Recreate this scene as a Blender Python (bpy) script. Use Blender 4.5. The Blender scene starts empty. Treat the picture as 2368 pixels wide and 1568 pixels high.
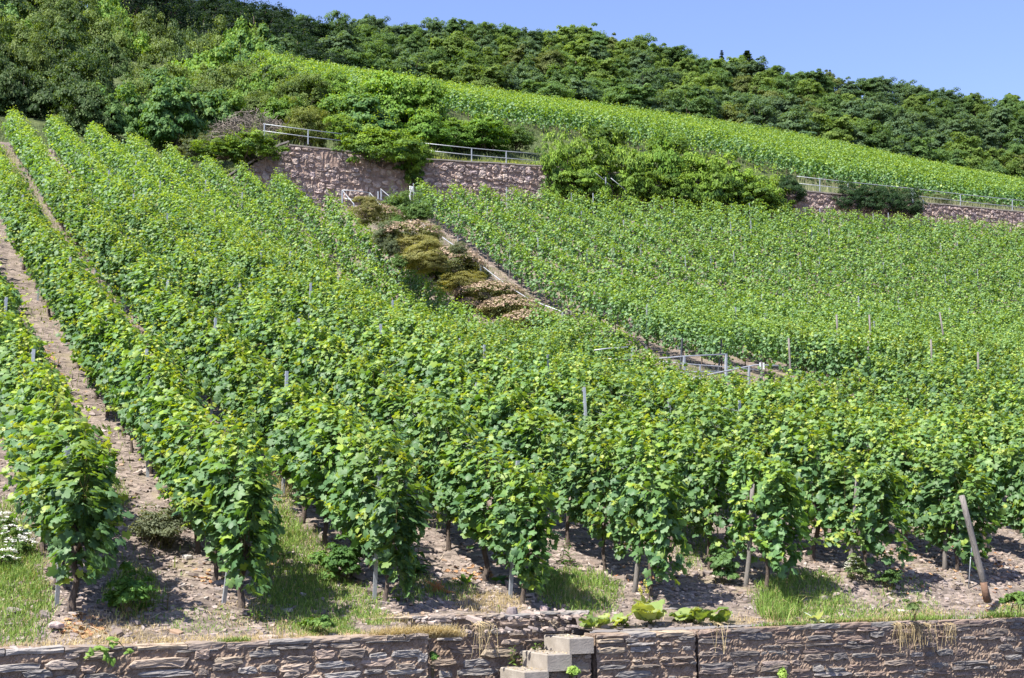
import bpy, math, random
import numpy as np
from mathutils import Matrix, Vector

rng = np.random.default_rng(11)
random.seed(11)
sc = bpy.context.scene
COL = sc.collection

# ------------------------------------------------------------------ camera frame
# world: X runs along the contour of the slope (to the right), Y straight up the slope, Z up; the eye is the origin
FPX, CX, CY, HOR = 3075.0, 1183.5, 784.0, 1243.5
TH = math.atan((HOR - CY) / FPX)
PHI = -.4635
RIGHT = np.array([math.cos(PHI), math.sin(PHI), 0.0])
FWDH = np.array([-math.sin(PHI), math.cos(PHI), 0.0])
FWD = FWDH * math.cos(TH) + np.array([0, 0, math.sin(TH)])
UPV = -FWDH * math.sin(TH) + np.array([0, 0, math.cos(TH)])


def ray(px, py):
    return RIGHT * (px - CX) + UPV * (CY - py) + FWD * FPX


def at(px, py, Y):
    d = ray(px, py)
    return d * (Y / d[1])


def project(p):
    p = np.asarray(p, float)
    w = p @ FWD
    return CX + FPX * (p @ RIGHT) / w, CY - FPX * (p @ UPV) / w, w


# ------------------------------------------------------------------ terrain
PV = np.array([13, 15, 16.5, 18.4, 19.5, 20.8, 22.5, 26.4, 34.6, 40.3, 44, 47, 53, 65, 71, 90])
PH = np.array([-1.35, -1.2, -.88, -.42, -.02, .42, 1.0, 2.26, 5.3, 7.4, 8.95, 10.1, 12.35, 17.35, 19.8, 27.5])
_gu = np.arange(-60, 160.01, .5); _gv = np.arange(13, 90.01, .25)
_left = np.interp(_gv, PV, PH)
_right = np.interp(_gv, [13, 26.4, 31, 33.6, 37.5, 44, 51.9, 54.9, 58.9, 63.4, 67.6, 70.6, 90], [-1.35, 2.26, 3.95, 4.75, 5.2, 7.1, 9.8, 11.25, 13.4, 15.6, 17.7, 18.9, 27])
_end = np.interp(_gu, [-60, 6.5, 11, 16.5, 24.5, 28.9, 38.4, 48.4, 59.2, 78.5, 120], [.2, .2, .05, -.3, -.75, 0, .65, 1.25, 1.85, 3.0, 5.0])
_mid = np.interp(_gv, [13, 22.5, 26.4, 29.5, 32, 34, 36, 38, 41, 44, 47, 53.5, 60.5, 67, 70.6, 90], [-1.35, .9, 1.7, 2.35, 2.6, 3.05, 3.75, 4.35, 5.35, 5.9, 6.5, 9.5, 13.4, 17.0, 18.85, 27])
_stp = lambda q: np.clip(q, 0, 1) ** 2 * (3 - 2 * np.clip(q, 0, 1))
_m1 = _stp((_gu - 9) / 10.0); _m2 = _stp((_gu - 23.4) / 2.0)
_G = (_left[:, None] * (1 - _m1)[None] + _mid[:, None] * _m1[None]) * (1 - _m2)[None] + _right[:, None] * _m2[None]
_G = _G + np.clip((_gv - 37.5) / 33, 0, 1)[:, None] * _end[None]
for _ax, _n in ((0, 9), (1, 9)):
    _k = np.hanning(_n + 2)[1:-1]; _k /= _k.sum()
    _G = np.apply_along_axis(lambda q: np.convolve(np.concatenate([2 * q[0] - q[_n // 2:0:-1], q, 2 * q[-1] - q[-2:-_n // 2 - 1:-1]]), _k, 'valid'), _ax, _G)
_ps = _G[:, 140]; _pv = _gv


def lump(x, y, s=0.0):
    return (np.sin(x * 1.7 + y * .9 + s) + np.sin(x * .6 - y * 1.3 + 2 + s) + .6 * np.sin(x * 3.1 + y * 2.3 + s * 2)) / 2.6


def hA(x, y):
    x, y = np.broadcast_arrays(np.asarray(x, float), np.asarray(y, float))
    fu = np.clip((x + 60) / .5, 0, len(_gu) - 1.001); fv = np.clip((y - 13) / .25, 0, len(_gv) - 1.001)
    i, j = fv.astype(int), fu.astype(int); a, b = fv - i, fu - j
    z = (_G[i, j] * (1 - b) + _G[i, j + 1] * b) * (1 - a) + (_G[i + 1, j] * (1 - b) + _G[i + 1, j + 1] * b) * a
    return z + .03 * lump(x, y)


def lev(Y, pts, dy=0.0, dz=0.0):
    P = np.array([at(px, py + dy, Y) for px, py in pts])
    return P[:, 0], P[:, 2] + dz


WY = 72.5                                   # the upper terrace wall
crest = [(-200, 70), (0, 82), (200, 100), (300, 118), (450, 140), (600, 168), (800, 203), (1000, 231), (1183, 258), (1500, 296), (1800, 340), (2100, 410), (2367, 494), (2700, 600)]
sky_line = [(-300, -260), (0, -160), (280, -40), (460, -10), (650, 25), (720, 50), (1000, 55), (1200, 66), (1400, 95), (1750, 155), (2000, 195), (2367, 238), (2900, 310)]
LV = {}
wx, wz = lev(WY, [(560, 326), (660, 336), (960, 369), (1270, 387), (1850, 442), (2130, 470), (2367, 492), (2800, 535)])
a60 = [float(hA(q, WY)) for q in (-60, 0, 12, 18)]
LV[WY] = (np.concatenate([[-60, 0, 12, 18], wx[1:]]), np.concatenate([a60[:3], [a60[3] + .5], wz[1:]]))
LV[77.0] = (LV[WY][0], LV[WY][1] + np.concatenate([[2.0, 2.0, 2.0, 1.5], np.full(len(wx) - 1, .4)]))
LV[92.0] = lev(92.0, [(-300, 200), (0, 215), (300, 225), (600, 235), (1050, 270), (1250, 302), (1450, 328), (1650, 353), (1850, 400), (2100, 436), (2367, 470), (2800, 530)])
LV[122.0] = lev(122.0, crest)
LV[136.0] = lev(136.0, crest, 40)
LV[168.0] = lev(168.0, crest, 75)
LV[275.0] = lev(275.0, sky_line, 100)
LV[350.0] = (LV[275.0][0], LV[275.0][1] - 6)
LV[560.0] = (LV[275.0][0], LV[275.0][1] - 60)
LY = np.array(sorted(LV))


def hB(x, y):
    x = np.asarray(x, float); y = np.asarray(y, float)
    Z = np.array([np.interp(x, *LV[k]) for k in LY])
    i = np.clip(np.searchsorted(LY, y) - 1, 0, len(LY) - 2)
    t = np.clip((y - LY[i]) / (LY[i + 1] - LY[i]), 0, 1)
    idx = np.arange(x.size).reshape(x.shape)
    Zf = Z.reshape(len(LY), -1)
    a = Zf[i.ravel(), idx.ravel()].reshape(x.shape); b = Zf[i.ravel() + 1, idx.ravel()].reshape(x.shape)
    return a + (b - a) * t + .12 * lump(x * .5, y * .5)


def ground_z(x, y):
    return float(hA(np.array([x]), np.array([y]))[0]) if y < WY else float(hB(np.array([x]), np.array([y]))[0])


def on_ground(px, py):
    d = ray(px, py)
    ys = np.linspace(14.6, 72.4, 3000)
    z = d[2] / d[1] * ys
    h = hA(d[0] / d[1] * ys, ys)
    k = np.argmax(z < h) if (z < h).any() else len(ys) - 1
    return np.array([d[0] / d[1] * ys[k], ys[k], h[k]])


# ------------------------------------------------------------------ mesh helpers
def nrm(a):
    return a / np.maximum(np.linalg.norm(a, axis=-1, keepdims=True), 1e-9)


class MB:
    """collects triangles for ONE mesh object"""

    def __init__(s):
        s.v, s.t, s.c, s.m, s.n = [], [], [], [], 0

    def add(s, v, t, c=(.5, .5, .5), m=0):
        v = np.asarray(v, float).reshape(-1, 3); t = np.asarray(t, int).reshape(-1, 3)
        c = np.asarray(c, float)
        if c.ndim == 1:
            c = np.repeat(c[None], len(v), 0)
        s.v.append(v); s.t.append(t + s.n); s.c.append(c); s.m.append(np.full(len(t), m)); s.n += len(v)
        return s

    def mesh(s, name, mats, smooth=False):
        me = bpy.data.meshes.new(name)
        v = np.concatenate(s.v).astype(np.float32); t = np.concatenate(s.t).astype(np.int32)
        c = np.concatenate(s.c).astype(np.float32); m = np.concatenate(s.m).astype(np.int32)
        me.vertices.add(len(v)); me.vertices.foreach_set('co', v.ravel())
        me.loops.add(len(t) * 3); me.loops.foreach_set('vertex_index', t.ravel())
        me.polygons.add(len(t))
        me.polygons.foreach_set('loop_start', np.arange(0, len(t) * 3, 3, dtype=np.int32))
        me.polygons.foreach_set('loop_total', np.full(len(t), 3, dtype=np.int32))
        me.polygons.foreach_set('material_index', m)
        me.polygons.foreach_set('use_smooth', np.full(len(t), smooth))
        at_ = me.attributes.new('Col', 'FLOAT_COLOR', 'POINT')
        at_.data.foreach_set('color', np.concatenate([c, np.ones((len(c), 1), np.float32)], 1).astype(np.float32).ravel())
        for x in (mats if isinstance(mats, (list, tuple)) else [mats]):
            me.materials.append(x)
        me.update()
        return me

    def build(s, name, mats, parent=None, smooth=False):
        return link(name, s.mesh(name, mats, smooth), parent)


def link(name, me, parent=None, loc=None):
    o = bpy.data.objects.new(name, me)
    COL.objects.link(o)
    if parent is not None:
        o.parent = parent
    if loc is not None:
        o.location = loc
    return o


def tag(o, label=None, cat=None, group=None, kind=None):
    if label: o['label'] = label
    if cat: o['category'] = cat
    if group: o['group'] = group
    if kind: o['kind'] = kind
    return o


def thing(name, label, cat, loc=(0, 0, 0), rz=0.0, group=None):
    o = bpy.data.objects.new(name, None)
    COL.objects.link(o)
    o.location = tuple(float(a) for a in loc); o.rotation_euler = (0, 0, rz)
    o.empty_display_size = .2
    return tag(o, label, cat, group)


ONES = ['', 'first', 'second', 'third', 'fourth', 'fifth', 'sixth', 'seventh', 'eighth', 'ninth', 'tenth', 'eleventh', 'twelfth', 'thirteenth', 'fourteenth', 'fifteenth', 'sixteenth', 'seventeenth', 'eighteenth', 'nineteenth']
TENS = ['', '', 'twenty', 'thirty', 'forty', 'fifty', 'sixty', 'seventy', 'eighty', 'ninety']


def nth(n):
    if n < 20: return ONES[n]
    if n % 10 == 0: return TENS[n // 10][:-1] + 'ieth'
    return TENS[n // 10] + '-' + ONES[n % 10]


def tube(mb, pts, rad, c=(.5, .5, .5), k=6, m=0, cap=True):
    pts = np.asarray(pts, float); n = len(pts)
    rad = np.broadcast_to(np.asarray(rad, float), (n,))
    tan = nrm(np.gradient(pts, axis=0))
    ref = np.where(np.abs(tan[:, 2:3]) < .9, np.array([[0, 0, 1.0]]), np.array([[1.0, 0, 0]]))
    a = nrm(np.cross(tan, ref)); b = np.cross(tan, a)
    for i in range(1, n):                                   # keep the frame from flipping
        if np.dot(a[i], a[i - 1]) < 0: a[i] *= -1; b[i] *= -1
    th = np.linspace(0, 2 * np.pi, k, endpoint=False)
    v = pts[:, None] + rad[:, None, None] * (np.cos(th)[None, :, None] * a[:, None] + np.sin(th)[None, :, None] * b[:, None])
    v = v.reshape(-1, 3)
    t = []
    for i in range(n - 1):
        for j in range(k):
            p, q, r, s_ = i * k + j, i * k + (j + 1) % k, (i + 1) * k + j, (i + 1) * k + (j + 1) % k
            t += [(p, q, s_), (p, s_, r)]
    if cap:
        v = np.concatenate([v, pts[:1], pts[-1:]])
        for j in range(k):
            t += [(n * k, (j + 1) % k, j), (n * k + 1, (n - 1) * k + j, (n - 1) * k + (j + 1) % k)]
    return mb.add(v, t, c, m)


def bar(mb, p, q, w, d, c=(.5, .5, .5), m=0, up=(0, 0, 1)):
    """square-section bar from p to q with slightly eased edges"""
    p = np.asarray(p, float); q = np.asarray(q, float)
    t = nrm(q - p); a = np.cross(t, np.asarray(up, float))
    if np.linalg.norm(a) < 1e-3: a = np.cross(t, (1.0, 0, 0))
    a = nrm(a); b = np.cross(t, a)
    e = .82
    ring = [(-1, -e), (-e, -1), (e, -1), (1, -e), (1, e), (e, 1), (-e, 1), (-1, e)]
    v = [x + a * (i * w / 2) + b * (j * d / 2) for x in (p, q) for i, j in ring]
    f = []
    for j in range(8):
        j2 = (j + 1) % 8
        f += [(j, j2, 8 + j2), (j, 8 + j2, 8 + j)]
    for j in range(1, 7):
        f += [(0, j + 1, j), (8, 8 + j, 8 + j + 1)]
    return mb.add(v, f, c, m)


# ------------------------------------------------------------------ leaves
def fan(outline, centre=(0, 0), cup=.12, droop=.1, folds=0):
    o = np.array(outline, float)
    x, y = o[:, 0], o[:, 1]
    z = -cup * np.abs(x) ** 1.5 - droop * np.maximum(y, 0) ** 2
    if folds:
        z = z + .035 * np.cos(np.arange(len(o)) * np.pi)
    v = np.concatenate([np.c_[x, y, z], [[centre[0], centre[1], cup * .35]]])
    n = len(o)
    t = [(n, (i + 1) % n, i) for i in range(n)][::-1]
    t = [(a, c_, b) for a, b, c_ in t]
    return v, np.array(t)


_half = [(.06, -.24), (.16, -.46), (.36, -.44), (.5, -.2), (.4, -.1), (.6, .12), (.52, .3), (.3, .27), (.24, .5), (0, .66)]
GRAPE = fan(_half + [(-x, y) for x, y in _half[-2::-1]], (0, -.06), .3, .22, 1)
_h2 = [(.3, -.45), (.55, .08), (.25, .3), (0, .62)]
GRAPE_MID = fan([(0, -.28)] + _h2 + [(-x, y) for x, y in _h2[-2::-1]], (0, -.02), .3, .22)
DIAM = (np.array([(0, -.5, 0), (.48, .02, -.14), (0, .56, -.1), (-.48, .02, -.14)]), np.array([(0, 1, 2), (0, 2, 3)]))
OVAL = (np.array([(0, -.5, 0), (.24, -.15, -.06), (.22, .2, -.08), (0, .5, -.12), (-.22, .2, -.08), (-.24, -.15, -.06), (0, 0, .03)]), np.array([(6, 0, 1), (6, 1, 2), (6, 2, 3), (6, 3, 4), (6, 4, 5), (6, 5, 0)]))
TRI = (np.array([(-.45, -.4, 0), (.45, -.4, .05), (0, .55, -.1)]), np.array([(0, 1, 2)]))


def leaves(mb, tpl, P, N, T, S, C, m=0, curl=None, wide=None):
    n = len(P)
    if n == 0: return
    V, F = tpl
    N = nrm(N); T = nrm(T - N * (T * N).sum(1, keepdims=True)); B = np.cross(T, N)
    S = np.broadcast_to(np.asarray(S, float), (n,))
    z = V[:, 2][None] * (np.ones(n) if curl is None else curl)[:, None]
    x = V[:, 0][None] * (np.ones(n) if wide is None else wide)[:, None]
    y = np.repeat(V[:, 1][None], n, 0)
    v = P[:, None] + S[:, None, None] * (x[..., None] * B[:, None] + y[..., None] * T[:, None] + z[..., None] * N[:, None])
    f = (F[None] + (np.arange(n) * len(V))[:, None, None]).reshape(-1, 3)
    mb.add(v.reshape(-1, 3), f, np.repeat(C, len(V), 0), m)


def rnd(n, s=1.0):
    return rng.normal(size=(n, 3)) * s


def mixc(a, b, t):
    a = np.asarray(a, float); b = np.asarray(b, float); t = np.asarray(t)[:, None]
    return a * (1 - t) + b * t


# ------------------------------------------------------------------ materials
def new_mat(name):
    m = bpy.data.materials.new(name); m.use_nodes = True
    nt = m.node_tree; nt.nodes.clear()
    return m, nt, nt.nodes, nt.links


def leaf_mat(name, trans=.38, rough=.5, spec=.4, tcol=(1.5, 1.45, .45), var=.25):
    m, nt, N, L = new_mat(name)
    out = N.new('ShaderNodeOutputMaterial'); a = N.new('ShaderNodeAttribute'); a.attribute_name = 'Col'
    oi = N.new('ShaderNodeObjectInfo')
    hs = N.new('ShaderNodeHueSaturation')
    mr = N.new('ShaderNodeMapRange'); mr.inputs[3].default_value = 1 - var; mr.inputs[4].default_value = 1 + var
    L.new(oi.outputs['Random'], mr.inputs[0]); L.new(mr.outputs[0], hs.inputs['Value']); L.new(a.outputs['Color'], hs.inputs['Color'])
    p = N.new('ShaderNodeBsdfPrincipled'); p.inputs['Roughness'].default_value = rough
    p.inputs['Specular IOR Level'].default_value = spec
    L.new(hs.outputs[0], p.inputs['Base Color'])
    mu = N.new('ShaderNodeMix'); mu.data_type = 'RGBA'; mu.blend_type = 'MULTIPLY'; mu.inputs[0].default_value = 1
    L.new(hs.outputs[0], mu.inputs[6]); mu.inputs[7].default_value = (*tcol, 1)
    t = N.new('ShaderNodeBsdfTranslucent'); L.new(mu.outputs[2], t.inputs['Color'])
    ms = N.new('ShaderNodeMixShader'); ms.inputs[0].default_value = trans
    L.new(p.outputs[0], ms.inputs[1]); L.new(t.outputs[0], ms.inputs[2]); L.new(ms.outputs[0], out.inputs[0])
    return m


def noise_mat(name, cols, scale=8.0, rough=.85, bump=.4, bscale=40.0, detail=6, stretch=(1, 1, 1), attr=False, spec=.3, dist=.02, metallic=0.0):
    """procedural: colour ramp over noise, second noise as bump; attr multiplies by the mesh's own colour"""
    m, nt, N, L = new_mat(name)
    out = N.new('ShaderNodeOutputMaterial'); p = N.new('ShaderNodeBsdfPrincipled')
    p.inputs['Roughness'].default_value = rough; p.inputs['Specular IOR Level'].default_value = spec; p.inputs['Metallic'].default_value = metallic
    tc = N.new('ShaderNodeTexCoord'); mp = N.new('ShaderNodeMapping'); mp.inputs['Scale'].default_value = stretch
    L.new(tc.outputs['Object'], mp.inputs[0])
    n1 = N.new('ShaderNodeTexNoise'); n1.inputs['Scale'].default_value = scale; n1.inputs['Detail'].default_value = detail; n1.inputs['Roughness'].default_value = .65
    L.new(mp.outputs[0], n1.inputs['Vector'])
    r = N.new('ShaderNodeValToRGB'); r.color_ramp.elements[0].position = .3; r.color_ramp.elements[1].position = .72
    r.color_ramp.elements[0].color = (*cols[0], 1); r.color_ramp.elements[1].color = (*cols[-1], 1)
    for i, c in enumerate(cols[1:-1]):
        e = r.color_ramp.elements.new(.3 + .42 * (i + 1) / (len(cols) - 1)); e.color = (*c, 1)
    L.new(n1.outputs[0], r.inputs[0])
    last = r.outputs[0]
    if attr:
        a = N.new('ShaderNodeAttribute'); a.attribute_name = 'Col'
        mu = N.new('ShaderNodeMix'); mu.data_type = 'RGBA'; mu.blend_type = 'MULTIPLY'; mu.inputs[0].default_value = 1
        L.new(last, mu.inputs[6]); L.new(a.outputs['Color'], mu.inputs[7]); last = mu.outputs[2]
    L.new(last, p.inputs['Base Color'])
    n2 = N.new('ShaderNodeTexNoise'); n2.inputs['Scale'].default_value = bscale; n2.inputs['Detail'].default_value = 5
    L.new(mp.outputs[0], n2.inputs['Vector'])
    b = N.new('ShaderNodeBump'); b.inputs['Strength'].default_value = bump; b.inputs['Distance'].default_value = dist
    L.new(n2.outputs[0], b.inputs['Height']); L.new(b.outputs[0], p.inputs['Normal'])
    L.new(p.outputs[0], out.inputs[0])
    return m


def ground_mat(name, soil, far, vor=9.0):
    """slate soil: shards (voronoi cells of their own tone), soil noise, drifts of dry grass"""
    m, nt, N, L = new_mat(name)
    out = N.new('ShaderNodeOutputMaterial'); p = N.new('ShaderNodeBsdfPrincipled'); p.inputs['Roughness'].default_value = .9; p.inputs['Specular IOR Level'].default_value = .2
    tc = N.new('ShaderNodeTexCoord')
    n1 = N.new('ShaderNodeTexNoise'); n1.inputs['Scale'].default_value = 1.3; n1.inputs['Detail'].default_value = 8; n1.inputs['Roughness'].default_value = .7
    L.new(tc.outputs['Object'], n1.inputs['Vector'])
    r = N.new('ShaderNodeValToRGB'); r.color_ramp.elements[0].position = .32; r.color_ramp.elements[1].position = .7
    r.color_ramp.elements[0].color = (*soil[0], 1); r.color_ramp.elements[1].color = (*soil[1], 1)
    L.new(n1.outputs[0], r.inputs[0])
    v = N.new('ShaderNodeTexVoronoi'); v.inputs['Scale'].default_value = vor
    mp = N.new('ShaderNodeMapping'); mp.inputs['Scale'].default_value = (1, 1.9, 1.5); mp.inputs['Rotation'].default_value = (0, 0, .35)
    L.new(tc.outputs['Object'], mp.inputs[0]); L.new(mp.outputs[0], v.inputs['Vector'])
    hs = N.new('ShaderNodeSeparateColor'); L.new(v.outputs['Color'], hs.inputs[0])
    mr = N.new('ShaderNodeMapRange'); mr.inputs[3].default_value = .55; mr.inputs[4].default_value = 1.45
    L.new(hs.outputs[0], mr.inputs[0])
    mu = N.new('ShaderNodeMix'); mu.data_type = 'RGBA'; mu.blend_type = 'MULTIPLY'; mu.inputs[0].default_value = 1
    L.new(r.outputs[0], mu.inputs[6]); L.new(mr.outputs[0], mu.inputs[7])
    n3 = N.new('ShaderNodeTexNoise'); n3.inputs['Scale'].default_value = .55; n3.inputs['Detail'].default_value = 7; n3.inputs['Roughness'].default_value = .75
    L.new(tc.outputs['Object'], n3.inputs['Vector'])
    r3 = N.new('ShaderNodeValToRGB'); r3.color_ramp.elements[0].position = .53; r3.color_ramp.elements[1].position = .66
    L.new(n3.outputs[0], r3.inputs[0])
    m2 = N.new('ShaderNodeMix'); m2.data_type = 'RGBA'; L.new(r3.outputs[0], m2.inputs[0]); L.new(mu.outputs[2], m2.inputs[6]); m2.inputs[7].default_value = (*far, 1)
    L.new(m2.outputs[2], p.inputs['Base Color'])
    ad = N.new('ShaderNodeMath'); ad.operation = 'ADD'; L.new(hs.outputs[1], ad.inputs[0])
    n4 = N.new('ShaderNodeTexNoise'); n4.inputs['Scale'].default_value = 30; n4.inputs['Detail'].default_value = 4; L.new(tc.outputs['Object'], n4.inputs['Vector']); L.new(n4.outputs[0], ad.inputs[1])
    b = N.new('ShaderNodeBump'); b.inputs['Strength'].default_value = .9; b.inputs['Distance'].default_value = .03
    L.new(ad.outputs[0], b.inputs['Height']); L.new(b.outputs[0], p.inputs['Normal']); L.new(p.outputs[0], out.inputs[0])
    return m


M = {}
M['vine'] = leaf_mat('vine_leaf', .38, .55, .5, (1.75, 1.6, .35), .10)
M['bush'] = leaf_mat('bush_leaf', .36, .6, .22, (1.7, 1.55, .35), .14)
M['tree'] = leaf_mat('tree_leaf', .45, .65, .2, (1.5, 1.4, .5), .16)
M['grass'] = leaf_mat('grass_blade', .3, .6, .25, (1.4, 1.35, .6), 0)
M['bark'] = noise_mat('vine_bark', [(.05, .037, .03), (.14, .11, .09)], 14, .95, .9, 30, stretch=(3, 3, .6))
M['shoot'] = noise_mat('green_shoot', [(.07, .075, .02), (.13, .10, .04)], 9, .6, .1)
M['twig'] = noise_mat('dry_twig', [(.12, .10, .085), (.3, .26, .21)], 5, .95, .2, attr=False)
M['steel'] = noise_mat('galvanised_steel', [(.25, .27, .29), (.42, .44, .46)], 6, .5, .15, 40, metallic=.35, spec=.5)
M['dark_steel'] = noise_mat('dark_post', [(.05, .055, .06), (.1, .11, .12)], 6, .55, .15, 40, spec=.4)
M['wood'] = noise_mat('weathered_wood', [(.10, .092, .085), (.25, .225, .20)], 7, .9, .5, 30, stretch=(6, 6, .5))
M['rust'] = noise_mat('stained_wood', [(.1, .06, .04), (.2, .12, .08)], 7, .9, .4)
M['white'] = noise_mat('white_paint', [(.72, .72, .7), (.85, .85, .84)], 6, .5, .05)
M['soil'] = ground_mat('slate_soil', [(.115, .092, .076), (.225, .183, .156)], (.21, .175, .115))
M['hill'] = ground_mat('hillside_soil', [(.03, .045, .015), (.07, .09, .03)], (.11, .13, .045), 4.0)
M['road'] = noise_mat('asphalt', [(.04, .04, .042), (.065, .064, .063)], 20, .9, .3, 120)
M['slate'] = noise_mat('slate_stone', [(.52, .49, .46), (.68, .65, .61), (.84, .79, .74)], 5, .75, .45, 18, stretch=(1, 1, 3.5), attr=True, spec=.35, dist=.04)
M['rubble'] = noise_mat('rubble_stone', [(.6, .55, .5), (1.1, 1.05, 1.02)], 4, .85, .8, 12, attr=True, dist=.05)
M['mortar'] = noise_mat('brown_mortar', [(.15, .105, .075), (.235, .172, .125), (.33, .255, .19)], 9, .97, 1.0, 45, dist=.03)
M['mortar_far'] = noise_mat('wall_mortar', [(.18, .125, .10), (.31, .23, .185)], 3, .95, .8, 14, dist=.05)
M['concrete'] = noise_mat('concrete', [(.20, .175, .145), (.32, .285, .24)], 6, .9, .4, 60)
M['chip'] = noise_mat('slate_chip', [(.7, .7, .7), (1.2, 1.15, 1.1)], 9, .75, .3, attr=True)
M['petal'] = leaf_mat('petal', .25, .6, .2, (1.1, 1.1, 1.0), 0)

# ------------------------------------------------------------------ ground sheets


def grid(name, xs, ys, zf, mat, kind='structure'):
    X, Y = np.meshgrid(xs, ys)
    Z = zf(X, Y)
    nx, ny = len(xs), len(ys)
    i = np.arange(nx * ny).reshape(ny, nx)
    a, b, c, d = i[:-1, :-1].ravel(), i[:-1, 1:].ravel(), i[1:, 1:].ravel(), i[1:, :-1].ravel()
    t = np.concatenate([np.c_[a, b, c], np.c_[a, c, d]])
    o = MB().add(np.c_[X.ravel(), Y.ravel(), Z.ravel()], t).build(name, mat, None, True)
    return tag(o, kind=kind)


def fine(x, y):
    return hA(x, y) + .018 * np.sin(x * 9 + y * 4) * np.sin(y * 11 - x * 3) + .012 * np.sin(x * 23 + 1.3) * np.sin(y * 19)


WALLY = 15.0                                  # front face of the lower wall
LEFT_END = float(at(990, 1465, WALLY)[0])
RIGHT_START = float(at(1377, 1470, WALLY)[0])
RECESS_Y = 15.85
TOPZ = float(at(700, 1478, WALLY)[2])
CTOP = float(at(1130, 1421, RECESS_Y)[2])
CENDX = float(at(1362, 1421, RECESS_Y)[0])


def front_ground(x, y):
    """zone just behind the lower wall: meets the wall tops"""
    z = fine(x, y)
    k = np.clip((y - 15.2) / 1.2, 0, 1)
    top = np.where((x > LEFT_END - .55) & (x < CENDX) & (y > RECESS_Y - .3), CTOP - .02 + (y - RECESS_Y) * .1, TOPZ - .03)
    return top * (1 - k) + z * k


xs = np.concatenate([np.linspace(-30, -2, 40), np.linspace(-1.8, LEFT_END, 110), np.linspace(RIGHT_START, 30, 160), np.linspace(30.5, 140, 110)])
ysA = np.concatenate([np.linspace(16.1, 30, 190), np.linspace(30.2, 72.5, 140)])
grid('vineyard_ground', np.unique(np.concatenate([xs, np.linspace(LEFT_END, RIGHT_START, 24)])), ysA, front_ground, M['soil'])
# strips of ground that reach forward to the two front wall runs, and the higher strip behind the recess
ysF = np.linspace(15.22, 16.1, 14)
grid('bank', np.linspace(-30, LEFT_END - .05, 220), ysF, front_ground, M['soil'])
grid('bank', np.linspace(RIGHT_START + .02, 110, 420), ysF, front_ground, M['soil'])
grid('bank', np.linspace(LEFT_END - .05, RIGHT_START + .02, 24), np.linspace(RECESS_Y + .12, 16.1, 4), front_ground, M['soil'])
grid('hillside', np.concatenate([np.linspace(-160, -10, 30), np.linspace(-8, 150, 240), np.linspace(152, 420, 40)]),
     np.concatenate([np.linspace(72.52, 140, 130), np.linspace(142, 560, 100)]), hB, M['hill'])
g = MB(); g.add([(-400, -400, -2.6), (500, -400, -2.6), (500, 15.3, -2.6), (-400, 15.3, -2.6)], [(0, 1, 2), (0, 2, 3)])
tag(g.build('road', M['road']), kind='structure')


# ------------------------------------------------------------------ stone walls
def stones_on(mb, L0, L1, z0, ztop, y, course=(.07, .16), length=(.16, .55), prot=(.015, .05), palette=(), m=1, gap=(.012, .035), fill=.86, round_=.0, xsplit=None, flip=False, rough=.006, cap=True, face=None):
    """irregular stones standing proud of the wall face at y (facing -Y); face() maps local (s, z, out) to world"""
    f = face or (lambda s, z, o_: (s, y - o_, z))
    zt = lambda s: ztop(s) if callable(ztop) else ztop
    z = z0
    top = max(zt(L0), zt(L1), zt((L0 + L1) / 2))
    row = 0
    while z < top:
        h = rng.uniform(*course)
        s = L0 - rng.uniform(0, .3) * length[1]
        while s < L1:
            w = rng.uniform(*length) * rng.choice([.6, 1, 1, 1.25])
            hh = h * rng.uniform(.75, 1.25)
            zz = z + rng.uniform(-.45, .45) * h
            a, b = max(s, L0 + .004), min(s + w, L1 - .004)
            s += w + rng.uniform(*gap)
            if b - a < .05 or rng.random() > fill: continue
            hi = min(zz + hh, zt((a + b) / 2) - .004)
            if hi - zz < .03 or zz < z0 - .02: continue
            cx, cz, rx, rz = (a + b) / 2, (zz + hi) / 2, (b - a) / 2, (hi - zz) / 2
            k = 13
            th = np.sort(rng.uniform(-.2, .2, k) + np.linspace(0, 2 * np.pi, k, endpoint=False))
            e = rng.uniform(.35, .75) + round_
            px = np.sign(np.cos(th)) * np.abs(np.cos(th)) ** e * rx * rng.uniform(.8, 1.04, k)
            pz = np.sign(np.sin(th)) * np.abs(np.sin(th)) ** e * rz * rng.uniform(.68, 1.08, k)
            px = np.clip(px, L0 + .003 - cx, L1 - .003 - cx); pz = np.minimum(pz, zt(cx) - .003 - cz)
            o_ = rng.uniform(*prot); tilt = rng.normal(0, .25, 2) * o_
            v = []
            for j in range(k): v.append(f(cx + px[j], cz + pz[j], -.03))
            for j in range(k): v.append(f(cx + px[j] * .98, cz + pz[j] * .97, o_ * .72 + rng.normal(0, rough * .4)))
            for j in range(k): v.append(f(cx + px[j] * .86, cz + pz[j] * .8, o_ + tilt[0] * px[j] / rx + tilt[1] * pz[j] / rz + rng.normal(0, rough)))
            for j in range(k): v.append(f(cx + px[j] * .42, cz + pz[j] * .4, o_ * 1.06 + tilt[0] * px[j] / rx * .5 + rng.normal(0, rough)))
            v.append(f(cx, cz, o_ * 1.08))
            t = []
            for r_ in range(3):
                for j in range(k):
                    j2 = (j + 1) % k
                    t += [(r_ * k + j, r_ * k + j2, (r_ + 1) * k + j2), (r_ * k + j, (r_ + 1) * k + j2, (r_ + 1) * k + j)]
            for j in range(k): t.append((3 * k + j, 3 * k + (j + 1) % k, 4 * k))
            c = np.array(palette[rng.integers(len(palette))]) * rng.uniform(.75, 1.25)
            mb.add(v, t, c, m)
        z += h + rng.uniform(*gap)
        row += 1


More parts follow.
